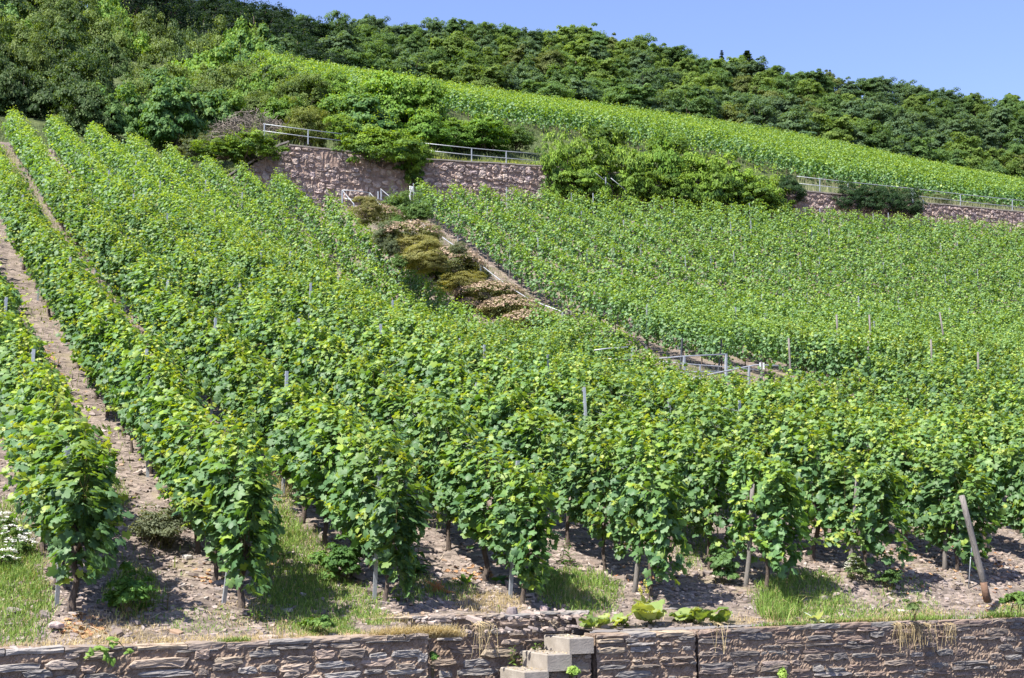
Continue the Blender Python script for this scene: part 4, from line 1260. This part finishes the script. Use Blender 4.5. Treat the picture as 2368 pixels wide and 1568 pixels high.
def blades(mb, x, y, h, w, ca, cb, lean=.5, zoff=0.0, m=0, spread=1.0):
    n = len(x)
    z = zf(x, y) + zoff
    a = rng.uniform(0, 6.28, n); l = np.abs(rng.normal(0, lean, n))
    d = np.c_[np.cos(a), np.sin(a), np.zeros(n)]; s = np.c_[-np.sin(a), np.cos(a), np.zeros(n)]
    b = rng.uniform(0, 6.28, n); s = np.c_[np.cos(b), np.sin(b), np.zeros(n)]
    p = np.c_[x, y, z - .02]; h = h * rng.uniform(.5, 1.3, n)
    mid = p + d * (l * h * .35)[:, None] + np.array([0, 0, 1]) * (h * .6)[:, None]
    tip = p + d * (l * h)[:, None] + np.array([0, 0, 1]) * (h / np.sqrt(1 + l * l) * .95)[:, None]
    W = (w * rng.uniform(.6, 1.3, n))[:, None]
    v = np.stack([p - s * W, p + s * W, mid + s * W * .7, mid - s * W * .7, tip], 1)
    f = np.array([(0, 1, 2), (0, 2, 3), (3, 2, 4)])
    t = (f[None] + (np.arange(n) * 5)[:, None, None])
    c = np.repeat(mixc(ca, cb, rng.random(n)), 5, 0)
    mb.add(v.reshape(-1, 3), t.reshape(-1, 3), c, m)


def patch(px, py, rx, ry, n):
    """points on the ground under an ellipse of the slope"""
    c = on_ground(px, py); e1 = on_ground(px + rx, py); e2 = on_ground(px, py - ry)
    q = nrm(rng.normal(size=(n, 2))) * np.sqrt(rng.random(n))[:, None] * rng.uniform(.75, 1.1, n)[:, None]
    P = c[None, :2] + q[:, :1] * (e1 - c)[None, :2] + q[:, 1:] * (e2 - c)[None, :2]
    return P[:, 0], np.maximum(P[:, 1], 15.1)


GA, GB = (.075, .155, .028), (.26, .36, .085)
SA, SB = (.34, .26, .13), (.58, .48, .28)
gm = MB()
for px, py, rx, ry, n, h in [(30, 1390, 100, 90, 2600, .16), (40, 1300, 60, 60, 1300, .16), (20, 1210, 60, 60, 900, .14), (740, 1400, 150, 70, 3600, .12), (680, 1320, 90, 110, 3000, .17), (640, 1230, 60, 60, 1300, .15), (800, 1440, 120, 30, 1500, .10), (650, 1150, 40, 50, 500, .16), (250, 1150, 50, 50, 800, .12),
                             (1340, 1370, 100, 50, 2400, .17), (1250, 1350, 50, 30, 700, .18), (1850, 1370, 110, 48, 2600, .17), (1800, 1395, 50, 30, 900, .30), (1950, 1400, 100, 35, 1400, .11), (2090, 1370, 80, 40, 900, .10), (2150, 1400, 120, 30, 500, .10), (2340, 1385, 50, 30, 500, .14), (1050, 1370, 60, 25, 300, .14),
                             (310, 1370, 70, 60, 900, .16), (470, 1430, 120, 25, 500, .08), (1880, 1430, 120, 14, 500, .07), (1600, 1240, 50, 60, 700, .2), (1010, 1180, 50, 40, 400, .18), (560, 1800, 40, 30, 300, .12), (960, 1360, 50, 40, 350, .16)]:
    x, y = patch(px, py, rx, ry, int(n * 1.5)); k_ = int(len(x) * .8); blades(gm, x[:k_], y[:k_], h * .85, .006, GA, GB, .8); blades(gm, x[k_:], y[k_:], h * .7, .004, SA, SB, 1.1)
tag(gm.build('grass', M['grass']), kind='stuff')
gm = MB()                                        # the grass lanes between the long rows, higher up
for r0, y0, y1, n in ((2, 23, 71, 22000), (1, 18, 71, 2600), (3, 30, 70, 1700), (4, 22, 70, 1500), (6, 22, 70, 1200)):
    y = rng.uniform(y0, y1, n); x = U1 + ROW * (r0 - .5) + rng.normal(0, .42, n)
    if r0 != 2: keep = np.sin(y * 1.1 + r0) + np.sin(y * .43) > .35; x, y = x[keep], y[keep]
    y = np.minimum(y, WY - .05)
    blades(gm, x, y, .16, .010, (.09, .14, .035), (.26, .30, .09), .7)
y = rng.uniform(38, 70, 15000); x = sx + rng.uniform(-1.6, 2.1, 15000); keep = np.sin(y * 1.3) + rng.normal(0, .7, 15000) > -.35
blades(gm, x[keep], y[keep], .25, .009, (.08, .12, .04), (.2, .24, .09), .6)
y = rng.uniform(34, 39.8, 5000); x = rng.uniform(25.5, 48, 5000); blades(gm, x, y, .25, .007, (.07, .12, .03), (.2, .24, .08), .6)
tag(gm.build('row_grass', M['grass']), kind='stuff')
gm = MB()                                        # bank of the upper terrace
n = 16000; Y = rng.uniform(72.8, 93, n); px = rng.uniform(560, 2400, n)
d = np.array([ray(a, 300) for a in px]); x = d[:, 0] / d[:, 1] * Y
yel = (px > 950) & (px < 1300) & (Y < 80)
blades(gm, x[yel], Y[yel], .5, .018, (.14, .19, .035), (.33, .36, .07), .5)
far = px > 1820
blades(gm, x[far], Y[far], .62, .016, (.14, .16, .075), (.34, .33, .19), .35)
o_ = ~(yel | far)
blades(gm, x[o_], Y[o_], .55, .018, (.09, .13, .05), (.22, .26, .11), .45)
n = 5000; Y = rng.uniform(72.7, 76.5, n); px = rng.uniform(1835, 2420, n); d = np.array([ray(a, 300) for a in px]); x = d[:, 0] / d[:, 1] * Y
blades(gm, x, Y, .62, .014, (.13, .16, .07), (.38, .36, .22), .3)
n = 5000; Y = rng.uniform(72.8, 80, n); px = rng.uniform(960, 1300, n); d = np.array([ray(a, 300) for a in px]); x = d[:, 0] / d[:, 1] * Y
blades(gm, x, Y, .42, .018, (.16, .2, .03), (.38, .40, .06), .5)
x = rng.uniform(4, 20, 3000); y = rng.uniform(72.7, 81, 3000); blades(gm, x, y, .4, .014, (.05, .08, .02), (.14, .18, .06), .5)
tag(gm.build('terrace_grass', M['grass']), kind='stuff')
gm = MB()                                        # straw along the wall tops and dry clumps
x = rng.uniform(-2, LEFT_END, 3400); y = 15.24 + np.abs(rng.normal(0, .2, 3400)); keep = (x < LEFT_END - .5)
blades(gm, x[keep], y[keep], .11, .004, SA, SB, 1.3)
x = rng.uniform(RIGHT_START + 1.2, 19, 3000); y = 15.26 + np.abs(rng.normal(0, .2, 3000)); keep = np.sin(x * 2.3) + rng.normal(0, .6, 3000) > -.2
blades(gm, x[keep], y[keep], .09, .004, SA, SB, 1.2)
for px, py, rx, ry, n, h in [(1000, 1800, 110, 45, 2600, .17), (1130, 1395, 90, 25, 900, .12), (640, 1120, 40, 50, 400, .3), (250, 1440, 140, 26, 900, .09), (1330, 1385, 40, 20, 300, .16), (150, 1290, 60, 40, 400, .1), (2000, 1425, 150, 14, 700, .08), (690, 1440, 80, 30, 400, .1), (2230, 1330, 110, 60, 600, .06), (900, 1440, 60, 20, 260, .1), (560, 1410, 80, 30, 300, .1)]:
    x, y = patch(px, py, rx, ry, n); blades(gm, x, y, h, .0035, SA, SB, .9)
for px, n in ((225 + 1300 / 1.73 * 0 + 887, 30), (2075, 26), (2112, 30), (2135, 22), (2190, 18), (1660, 10)):   # straw hanging over the wall faces
    p = at(px, 1445, WALLY - .05)
    for k in range(n):
        a = p + np.array([rng.normal(0, .05), rng.uniform(-.02, .12), rng.uniform(0, .05)]); l = rng.uniform(.1, .42)
        tube(gm, [a, a + (rng.normal(0, .03), -.1, -.02), a + (rng.normal(0, .06), -.11, -l)], .0025, np.array(mixc(SA, SB, np.array([rng.random()]))[0]), 3, 0, False)
tag(gm.build('dry_grass', M['grass']), kind='stuff')

# slate chips
cm = MB(); n = 26000
x = rng.uniform(.5, 26, n); y = 15.3 + rng.exponential(5.5, n)
keep = (y < 44) & (x < y * 1.1) & ~((y < 16.2) & (rng.random(n) < .5)); x, y = x[keep], y[keep]
gapx = ((x - U1) / ROW) % 1.0
keep = np.where(y > 18, rng.random(len(x)) < .9, True); x, y = x[keep], y[keep]; n = len(x)
z = zf(x, y); size = rng.gamma(2.2, .012, n) + .012
sl = np.gradient(_ps, _pv); ty = np.interp(y, _pv, sl)
N_ = np.c_[rng.normal(0, .22, n), -ty + rng.normal(0, .22, n), np.ones(n)]; N_ = nrm(N_)
T_ = rng.normal(size=(n, 3)); T_ = nrm(T_ - N_ * (T_ * N_).sum(1, keepdims=True)); B_ = np.cross(T_, N_)
k = 5; ang = np.linspace(0, 2 * np.pi, k, endpoint=False)[None] + rng.uniform(-.4, .4, (n, k)); rr = size[:, None] * rng.uniform(.6, 1.25, (n, k)); asp = rng.uniform(.45, .9, n)
thk = size * rng.uniform(.1, .4, n)
c0 = np.c_[x, y, z + .004]
ring = c0[:, None] + (np.cos(ang) * rr)[..., None] * T_[:, None] + (np.sin(ang) * rr * asp[:, None])[..., None] * B_[:, None]
topr = ring * 1 + (N_ * thk[:, None])[:, None]
topr = c0[:, None] + (topr - c0[:, None]) * .94
bot = ring - N_[:, None] * .01
v = np.concatenate([bot, topr], 1)
f = [(j, (j + 1) % k, k + (j + 1) % k) for j in range(k)] + [(j, k + (j + 1) % k, k + j) for j in range(k)] + [(k, k + 1, k + 2), (k, k + 2, k + 3), (k, k + 3, k + 4)]
t = (np.array(f)[None] + (np.arange(n) * 2 * k)[:, None, None]).reshape(-1, 3)
base = np.array([(.17, .136, .116), (.245, .2, .175), (.30, .25, .222), (.22, .19, .18), (.15, .123, .11), (.36, .32, .29), (.28, .2, .14)])
cm.add(v.reshape(-1, 3), t, np.repeat(base[rng.choice(7, n, p=[.2, .24, .2, .14, .12, .07, .03])] * rng.uniform(.8, 1.2, (n, 1)), 2 * k, 0))
tag(cm.build('slate_chips', M['chip']), kind='stuff')
# fallen dry leaves and bits of prunings
lm = MB()
for px, py, rx, ry, n in [(190, 1440, 60, 20, 60), (640, 1290, 40, 20, 20), (1090, 1330, 60, 20, 60), (2130, 1280, 150, 60, 160), (2300, 1330, 60, 60, 70), (1900, 1220, 60, 40, 50), (500, 1330, 60, 40, 30), (100, 860, 50, 60, 160), (1480, 1330, 80, 40, 30), (1500, 1230, 120, 60, 60)]:
    x, y = patch(px, py, rx, ry, n); P = np.c_[x, y, zf(x, y) + .012]
    leaves(lm, GRAPE_MID, P, rnd(n, .35) + (0, -.25, 1), rnd(n), rng.uniform(.05, .09, n), mixc((.22, .10, .045), (.46, .29, .15), rng.random(n)), 0, rng.uniform(-2, 2, n))
n = 900; x = rng.uniform(.5, 19, n); y = 15.6 + rng.exponential(4.5, n); z = zf(x, y)
for a, b_, c_ in list(zip(x, y, z))[:700]:
    d = nrm(np.array([rng.normal(), rng.normal(), .1])); l = rng.uniform(.05, .2)
    tube(lm, [(a, b_, c_ + .012), (a + d[0] * l, b_ + d[1] * l, float(zf(np.array([a + d[0] * l]), np.array([b_ + d[1] * l]))[0]) + .02)], .004, (.30, .23, .17) if rng.random() < .6 else (.5, .42, .32), 3, 0, False)
tag(lm.build('fallen_leaves', M['chip']), kind='stuff')


def rock(name, label, px, py, wpx, flat, col, up=0.0, Y=None):
    b = on_ground(px, py) if Y is None else at(px, py, Y); s = wpx / 180
    mb = MB(); r = np.random.default_rng(int(px))
    nn = 10; v = []; th = np.linspace(0, 2 * np.pi, nn, endpoint=False) + r.uniform(-.2, .2, nn); rad = r.uniform(.75, 1.1, nn)
    for zz, k in ((-.3, 1.0), (.35, 1.0), (.85, .86), (1.0, .5)):
        for j in range(nn): v.append((math.cos(th[j]) * rad[j] * k * s / 2, math.sin(th[j]) * rad[j] * k * s * .36, s * flat * (zz + r.normal(0, .06))))
    v.append((0, 0, s * flat)); t = []
    for q in range(3):
        for j in range(nn): j2 = (j + 1) % nn; t += [(q * nn + j, q * nn + j2, (q + 1) * nn + j2), (q * nn + j, (q + 1) * nn + j2, (q + 1) * nn + j)]
    for j in range(nn): t.append((3 * nn + j, 3 * nn + (j + 1) % nn, 4 * nn))
    mb.add(np.array(v), t, col)
    o = mb.build(name, M['chip']); o.location = tuple(b + np.array([0, 0, up])); o.rotation_euler = (.3 if flat < .3 else 0, r.normal(0, .2), 0)
    return tag(o, label, 'stone', 'loose stones')


rock('slate_slab', 'pale flat slate slab lying between the first and second row', 432, 1290, 28, .25, (.5, .47, .44))
rock('slate_slab', 'flat pinkish slab at the foot of the first row', 128, 1447, 34, .2, (.36, .29, .27))
rock('stone', 'dark rounded stone on the higher wall behind the steps', 1184, 1420, 28, .6, (.2, .17, .17), .0, RECESS_Y + .05)
rock('stone', 'pale reddish stone lying behind the higher wall top', 1256, 1412, 24, .5, (.38, .30, .28))
rock('slate_slab', 'grey slab in the shade at the foot of a wooden end post', 2105, 1326, 26, .35, (.3, .27, .25))
rock('slate_slab', 'dark slate piece beside the second row end', 505, 1352, 34, .25, (.25, .22, .22))
rock('stone', 'whitish pebble in the path beside the third row', 680, 1182, 18, .5, (.42, .38, .36))


# ------------------------------------------------------------------ weeds near the road
def weed(name, label, px, py, build, cat='weed', group='weeds by the road', Y=None):
    b = on_ground(px, py) if Y is None else at(px, py, Y)
    t = thing(name, label, cat, b, rng.uniform(0, 6.28), group)
    build(t)
    return t


BLADE_LEAF = (np.array([(0, 0, 0), (.10, .18, .02), (.17, .45, .0), (.12, .75, -.06), (0, 1, -.16), (-.12, .75, -.06), (-.17, .45, .0), (-.10, .18, .02), (0, .5, -.03)]), np.array([(8, 0, 1), (8, 1, 2), (8, 2, 3), (8, 3, 4), (8, 4, 5), (8, 5, 6), (8, 6, 7), (8, 7, 0)]))


def rosette(n, ln, ca, cb, elev=(.2, 1.1), z0=0.0, wide=1.0, mat='bush'):
    def go(t):
        mb = MB(); a = rng.uniform(0, 6.28, n); e = rng.uniform(*elev, n); P = np.c_[.01 * np.cos(a), .01 * np.sin(a), np.full(n, z0)]
        T = np.c_[np.cos(a) * np.cos(e), np.sin(a) * np.cos(e), np.sin(e)]; N = np.c_[-np.cos(a) * np.sin(e), -np.sin(a) * np.sin(e), np.cos(e)] + rnd(n, .15)
        leaves(mb, BLADE_LEAF, P, N, T, ln * rng.uniform(.6, 1.1, n), mixc(ca, cb, rng.random(n)), 0, rng.uniform(.5, 2, n), np.full(n, wide))
        mb.build('leaves', M[mat], t, True)
    return go


def stalk(h, nl, ln, ca, cb, lean=0.05, k=1, flower=None, wide=1.0, tpl=BLADE_LEAF, spread=.1):
    def go(t):
        mb = MB(); sb = MB(); fb = MB()
        for q in range(k):
            b = np.array([rng.normal(0, spread * (k > 1)), rng.normal(0, spread * (k > 1)), -.03]); d = np.array([rng.normal(0, lean + .12 * (k > 1)), rng.normal(0, lean + .1 * (k > 1)), 1.0]); hh = h * rng.uniform(.7, 1.1)
            tube(sb, [b, b + d * hh * .5 + rnd(1, .01)[0], b + d * hh], (.008, .006, .003), (.5, .5, .5), 5)
            u = np.linspace(.06, .97, nl); a = np.arange(nl) * 2.4 + rng.uniform(0, 6); e = rng.uniform(-.1, .8, nl)
            P = b + d * (u * hh)[:, None]; T = np.c_[np.cos(a) * np.cos(e), np.sin(a) * np.cos(e), np.sin(e)]; N = np.c_[-np.cos(a) * np.sin(e), -np.sin(a) * np.sin(e), np.cos(e)] + rnd(nl, .2)
            leaves(mb, tpl, P, N, T, ln * (1.15 - .7 * u) * rng.uniform(.8, 1.2, nl), mixc(ca, cb, rng.random(nl)), 0, rng.uniform(.3, 2, nl), np.full(nl, wide))
            if flower is not None:
                m = 40; uu = rng.uniform(.55, 1.0, m); leaves(fb, DIAM, b + d * (uu * hh)[:, None] + rnd(m, .012), rnd(m), rnd(m), .028, np.repeat(np.array([flower]), m, 0))
        mb.build('leaves', M['bush'], t, True); sb.build('stem', M['shoot'], t, True)
        if flower is not None: fb.build('blossom', M['petal'], t)
    return go


def bushy(R, n_clump, per, leaf, ca, cb, tpl=DIAM, flower=None, nf=0, zc=.45):
    def go(t):
        mb = MB(); sb = MB(); s = int(rng.integers(9999))
        C, _ = crown(mb, (0, 0, R[2] * zc * 2), R, n_clump, per, leaf, tpl, ca, cb, s, .34, .35, .8, .6)
        stems(sb, s, C[::4], .007, base_spread=R[0] * .25)
        mb.build('leaves', M['bush'], t); sb.build('stem', M['shoot'], t, True)
        if flower is not None:
            fb = MB(); d = nrm(rnd(nf)); d[:, 2] = np.abs(d[:, 2]); q = np.repeat(d, 14, 0); m = len(q)
            leaves(fb, DIAM, q * np.array(R) * 1.05 + (0, 0, R[2] * zc * 2) + rnd(m, .016) * np.array([1, 1, .35]), rnd(m, .25) + (0, 0, 1), rnd(m), .022, np.repeat(np.array([flower]), m, 0))
            fb.build('blossom', M['petal'], t)
    return go


LG, LB = (.05, .12, .02), (.12, .22, .04)
weed('shrubby_weed', 'grey-green airy weed bush between the first and second row', 372, 1262, bushy((.62, .34, .27), 110, 60, .032, (.09, .11, .06), (.20, .23, .13)))
weed('shrubby_weed', 'dark leafy weed clump in the shade of the first row', 300, 1420, bushy((.32, .26, .28), 44, 50, .06, (.045, .11, .022), (.11, .22, .04), OVAL))
weed('tall_weed', 'spindly green weeds standing over the dark clump between the rows', 345, 1412, stalk(.34, 9, .11, LG, LB, k=7, spread=.12, wide=.6))
weed('shrubby_weed', 'bright nettle-like weed bush before the third row', 790, 1345, bushy((.34, .28, .32), 54, 54, .065, (.05, .12, .03), (.12, .22, .05), OVAL))
weed('shrubby_weed', 'smaller nettle-like weed bush beside the third row end', 738, 1322, bushy((.18, .16, .16), 20, 40, .06, (.05, .12, .03), (.13, .22, .05), OVAL))
weed('tall_weed', 'tall lettuce-leaved weed rising beside the end of the third row', 965, 1330, stalk(.62, 16, .24, (.04, .10, .03), (.08, .16, .045), k=3, spread=.08))
weed('tall_weed', 'bright broad-leaved weed on the bare soil beyond the third row', 1076, 1352, rosette(9, .22, (.08, .17, .035), (.15, .25, .05), (.5, 1.3), wide=1.2))
weed('broad_leaf_weed', 'big round-leaved weed at the foot of the fourth row', 1150, 1345, rosette(7, .26, (.05, .13, .035), (.1, .2, .05), (.1, .6), wide=2.2))
weed('tall_weed', 'dark upright weed behind the fifth row end', 1316, 1310, stalk(.42, 13, .16, (.03, .09, .02), (.07, .15, .03), k=2, spread=.05))
weed('mullein', 'yellow-flowering mullein with pale rosette below the fifth row', 1490, 1400, lambda t: (rosette(12, .24, (.14, .19, .09), (.24, .29, .16), (.1, .9), wide=1.1)(t), stalk(.36, 10, .08, (.1, .15, .06), (.2, .24, .1), k=2, spread=.07, flower=(.55, .5, .12))(t)))
weed('mullein', 'pale silvery mullein rosette in the grass near the wall', 1886, 1438, rosette(13, .19, (.34, .42, .30), (.5, .57, .42), (.5, 1.35), wide=1.5), group='weeds by the road')
weed('leafy_bush', 'small round-leaved bush at the foot of the sixth row end post', 1672, 1352, bushy((.2, .2, .3), 30, 26, .075, (.05, .11, .035), (.11, .19, .06), GRAPE_MID))
weed('shrubby_weed', 'white-flecked weed bush beside the seventh row trunk', 1985, 1345, bushy((.22, .2, .2), 26, 34, .04, (.08, .13, .04), (.17, .22, .08), DIAM, (.6, .6, .52), 26))
weed('shrubby_weed', 'dark low weed bush in the shade beyond the seventh row', 2060, 1352, bushy((.3, .22, .13), 26, 34, .05, (.04, .09, .025), (.1, .17, .045), OVAL))
weed('shrubby_weed', 'low broad-leaved weed patch nearest the frame edge by the wall', 2350, 1400, bushy((.25, .2, .1), 20, 20, .09, (.07, .14, .03), (.14, .23, .05), OVAL))
weed('tall_weed', 'grass-like weed tuft standing alone on the bare soil near the far wall', 2108, 1418, bushy((.14, .12, .1), 14, 30, .05, (.08, .13, .04), (.16, .22, .07)))
weed('tall_weed', 'small leafy weed between the third row end and the wall', 930, 1392, stalk(.22, 9, .11, LG, LB, k=2, wide=1.5))
weed('tall_weed', 'little upright weed on the dry grass above the higher wall', 1152, 1418, stalk(.16, 9, .1, (.07, .14, .04), (.14, .22, .06), k=2), Y=16.3)
weed('tall_weed', 'small weed sprouting at the foot of the second row trunk', 600, 1425, stalk(.16, 9, .08, LG, LB, k=4, spread=.1))
weed('low_weed', 'green low weed mat on the wall edge before the second row gap', 740, 1452, bushy((.28, .14, .07), 24, 30, .04, (.06, .13, .03), (.15, .24, .05)), Y=15.5)
for j, (px, py) in enumerate([(30, 1245), (8, 1215), (45, 1270), (5, 1300)]):
    weed('yarrow', ['white-flowering yarrow clump beside the first row', 'white yarrow clump a little up the slope at the frame edge', 'smallest white yarrow tuft next to the first row', 'lowest white yarrow clump at the frame edge'][j], px, py + 12, bushy((.22 - .03 * j, .2, .13), 16, 34, .035, (.06, .12, .03), (.14, .22, .06), DIAM, (.82, .82, .8), 26), group='white yarrow')
weed('yarrow', 'distant white yarrow spot on the path edge', 30, 725, bushy((.3, .2, .12), 10, 24, .05, (.08, .13, .04), (.15, .22, .06), DIAM, (.82, .82, .8), 20), group='white yarrow')


def big_leaves(n, ln, upright=.3):
    """limp burdock-like leaves with long crinkled blades"""
    def go(t):
        mb = MB(); sb = MB()
        for k in range(n):
            a = rng.uniform(0, 6.28); L_ = ln * rng.uniform(.7, 1.15); e = rng.uniform(.3, upright + .5)
            d = np.array([math.cos(a) * math.cos(e), math.sin(a) * math.cos(e) * .6, math.sin(e)]); s = nrm(np.cross(d, (0, 0, 1))); u = np.cross(s, d)
            b = np.array([rng.normal(0, .07), rng.normal(0, .05), .03 + .05 * k / n]); nx, ny = 8, 7; v = []; ph = rng.uniform(0, 6)
            for i in range(nx + 1):
                q = i / nx; w = L_ * .42 * math.sin(math.pi * min(.96, .12 + q * .86)) ** .8
                for j in range(ny):
                    r = (j / (ny - 1) - .5) * 2
                    v.append(b + d * L_ * q + s * w * r * (1 + .07 * math.sin(q * 26 + j)) + u * (.22 * w * abs(r) + .02 * math.sin(q * 17 + ph) * (.3 + abs(r)) - L_ * .35 * q * q * e * 1.2) + (0, 0, .015 * math.sin(r * 9 + ph)))
            f = []
            for i in range(nx):
                for j in range(ny - 1):
                    p = i * ny + j; f += [(p, p + 1, p + ny + 1), (p, p + ny + 1, p + ny)]
            mb.add(np.array(v), f, mixc((.11, .20, .05), (.33, .38, .14), np.array([rng.random()]))[0])
            tube(sb, [(0, 0, -.02), b * .5, b + d * .05], .008, (.5, .5, .5), 5)
        mb.build('leaves', M['bush'], t, True); sb.build('stem', M['shoot'], t, True)
    return go


for px, py, n, ln, lab in [(1366, 1456, 6, .24, 'drooping big-leaved plant right above the topmost concrete step'), (1432, 1452, 6, .26, 'wilting big-leaved plant second from the concrete steps'), (1508, 1442, 8, .36, 'tallest yellowish big-leaved plant above the slate wall'), (1605, 1444, 8, .34, 'wide dark big-leaved plant lying on the wall top'), (1660, 1446, 5, .28, 'big-leaved plant farthest from the steps on the wall top')]:
    weed('big_leaved_plant', lab, px, py, big_leaves(n, ln, .55), 'plant', 'big-leaved plants on the wall top', Y=15.4)
for px, py, lab, h in [(1188, 1530, 'slim weeds growing out of the joint behind the middle step', .2), (1212, 1535, 'reddish-stemmed weed beside the slim weeds at the middle step', .13), (1248, 1503, 'small weed rooted at the back of the topmost step', .14)]:
    weed('wall_weed', lab, px, py, stalk(h, 8, .09, (.07, .14, .03), (.15, .23, .05), k=3, spread=.03), group='weeds growing from the walls', Y=15.65)
for px, py, lab in [(1325, 1562, 'bright leafy sprout at the foot of the steps'), (1808, 1566, 'small bright sprout at the foot of the brown wall')]:
    weed('wall_weed', lab, px, py, bushy((.08, .05, .06), 7, 5, .10, (.16, .27, .05), (.26, .36, .08), GRAPE_MID), group='weeds growing from the walls', Y=WALLY - .12)
weed('wall_fern', 'dark green fern strip hanging in the corner where the long wall ends', 1001, 1548, bushy((.05, .06, .17), 12, 18, .05, (.03, .09, .02), (.1, .2, .04), OVAL), group='weeds growing from the walls', Y=WALLY + .05)


def creeper_vine(t):
    mb = MB(); sb = MB()
    for q in range(3):
        d = np.array([(-.5, .02, .45)[q], 0, (-.35, -.5, -.2)[q]]); b = np.array([0, -.02, .04])
        pts = [b + d * u * .5 + np.array([0, -.06 - .02 * math.sin(u * 9), .04 * math.sin(u * 5)]) for u in np.linspace(0, 1, 6)]
        tube(sb, pts, .004, (.5, .5, .5), 4); n = 9; u = rng.random(n)
        P = b + d * (u * .5)[:, None] + np.array([0, -.07, 0]) + rnd(n, .03) * (1, .2, 1)
        leaves(mb, OVAL, P, rnd(n, .3) + (0, -1, .5), rnd(n) - (0, 0, .7), rng.uniform(.06, .11, n), mixc((.10, .2, .03), (.2, .3, .06), rng.random(n)))
    mb.build('leaves', M['bush'], t); sb.build('stem', M['shoot'], t, True)


t = weed('wall_creeper', 'thin green creeper trailing over the long slate wall top', 248, 1487, creeper_vine, group='weeds growing from the walls', Y=WALLY - .03); t.rotation_euler = (0, 0, 0)
# reddish dry stems in the dry grass
root = thing('dry_weed', 'rust-coloured dead weed stems in the dry grass before the third row', 'weed', on_ground(1010, 1372)); mb = MB()
for k in range(40):
    d = np.array([rng.normal(0, .5), rng.normal(0, .4), 1]); l = rng.uniform(.1, .22); tube(mb, [(rng.normal(0, .12), rng.normal(0, .05), 0), tuple(d * l * .6 + rnd(1, .02)[0]), tuple(d * l + (d[0] * .05, 0, -.02))], .0035, (.42, .20, .07), 3, 0, False)
mb.build('stems', M['grass'], root)

# ------------------------------------------------------------------ light, sky, camera
SUN_L, SUN_F, SUN_EL = -.68, -.73, 55.0           # towards the sun: leftwards, behind the eye, elevation
hz = nrm(RIGHT * SUN_L + FWDH * SUN_F)
sd = hz * math.cos(math.radians(SUN_EL)) + np.array([0, 0, math.sin(math.radians(SUN_EL))])
L = bpy.data.lights.new('sun', 'SUN'); L.energy = 4.9; L.angle = math.radians(.53); L.color = (1.0, .955, .88)
lo = bpy.data.objects.new('sun', L); COL.objects.link(lo)
lo.rotation_euler = Vector(tuple(-sd)).to_track_quat('-Z', 'Y').to_euler()
lo.location = (-40, 0, 60)
w = bpy.data.worlds.new('World'); sc.world = w; w.use_nodes = True
nt = w.node_tree; nt.nodes.clear()
o = nt.nodes.new('ShaderNodeOutputWorld'); bg = nt.nodes.new('ShaderNodeBackground'); sky = nt.nodes.new('ShaderNodeTexSky')
sky.sky_type = 'NISHITA'; sky.sun_disc = False; sky.sun_elevation = math.radians(SUN_EL); sky.sun_rotation = math.atan2(sd[0], sd[1])
sky.air_density = 1.0; sky.dust_density = .6; sky.ozone_density = 4.5
bg.inputs['Strength'].default_value = .11
tint = nt.nodes.new('ShaderNodeMix'); tint.data_type = 'RGBA'; tint.blend_type = 'MULTIPLY'; tint.inputs[0].default_value = 1; tint.inputs[7].default_value = (.98, .86, .98, 1)
nt.links.new(sky.outputs[0], tint.inputs[6]); nt.links.new(tint.outputs[2], bg.inputs[0]); nt.links.new(bg.outputs[0], o.inputs[0])

cam = bpy.data.cameras.new('camera'); co = bpy.data.objects.new('camera', cam); COL.objects.link(co)
cam.sensor_width = 36; cam.lens = 36 * FPX / 2367; cam.clip_start = .1; cam.clip_end = 3000
m = Matrix([list(RIGHT), list(UPV), list(-FWD)]).transposed()
co.matrix_world = m.to_4x4()
sc.camera = co
sc.view_settings.view_transform = 'Standard'; sc.view_settings.look = 'None'; sc.view_settings.exposure = 1.4; sc.view_settings.gamma = 1
sc.render.engine = 'CYCLES'
sc.cycles.max_bounces = 6; sc.cycles.diffuse_bounces = 3; sc.cycles.glossy_bounces = 2; sc.cycles.transmission_bounces = 4; sc.cycles.transparent_max_bounces = 8
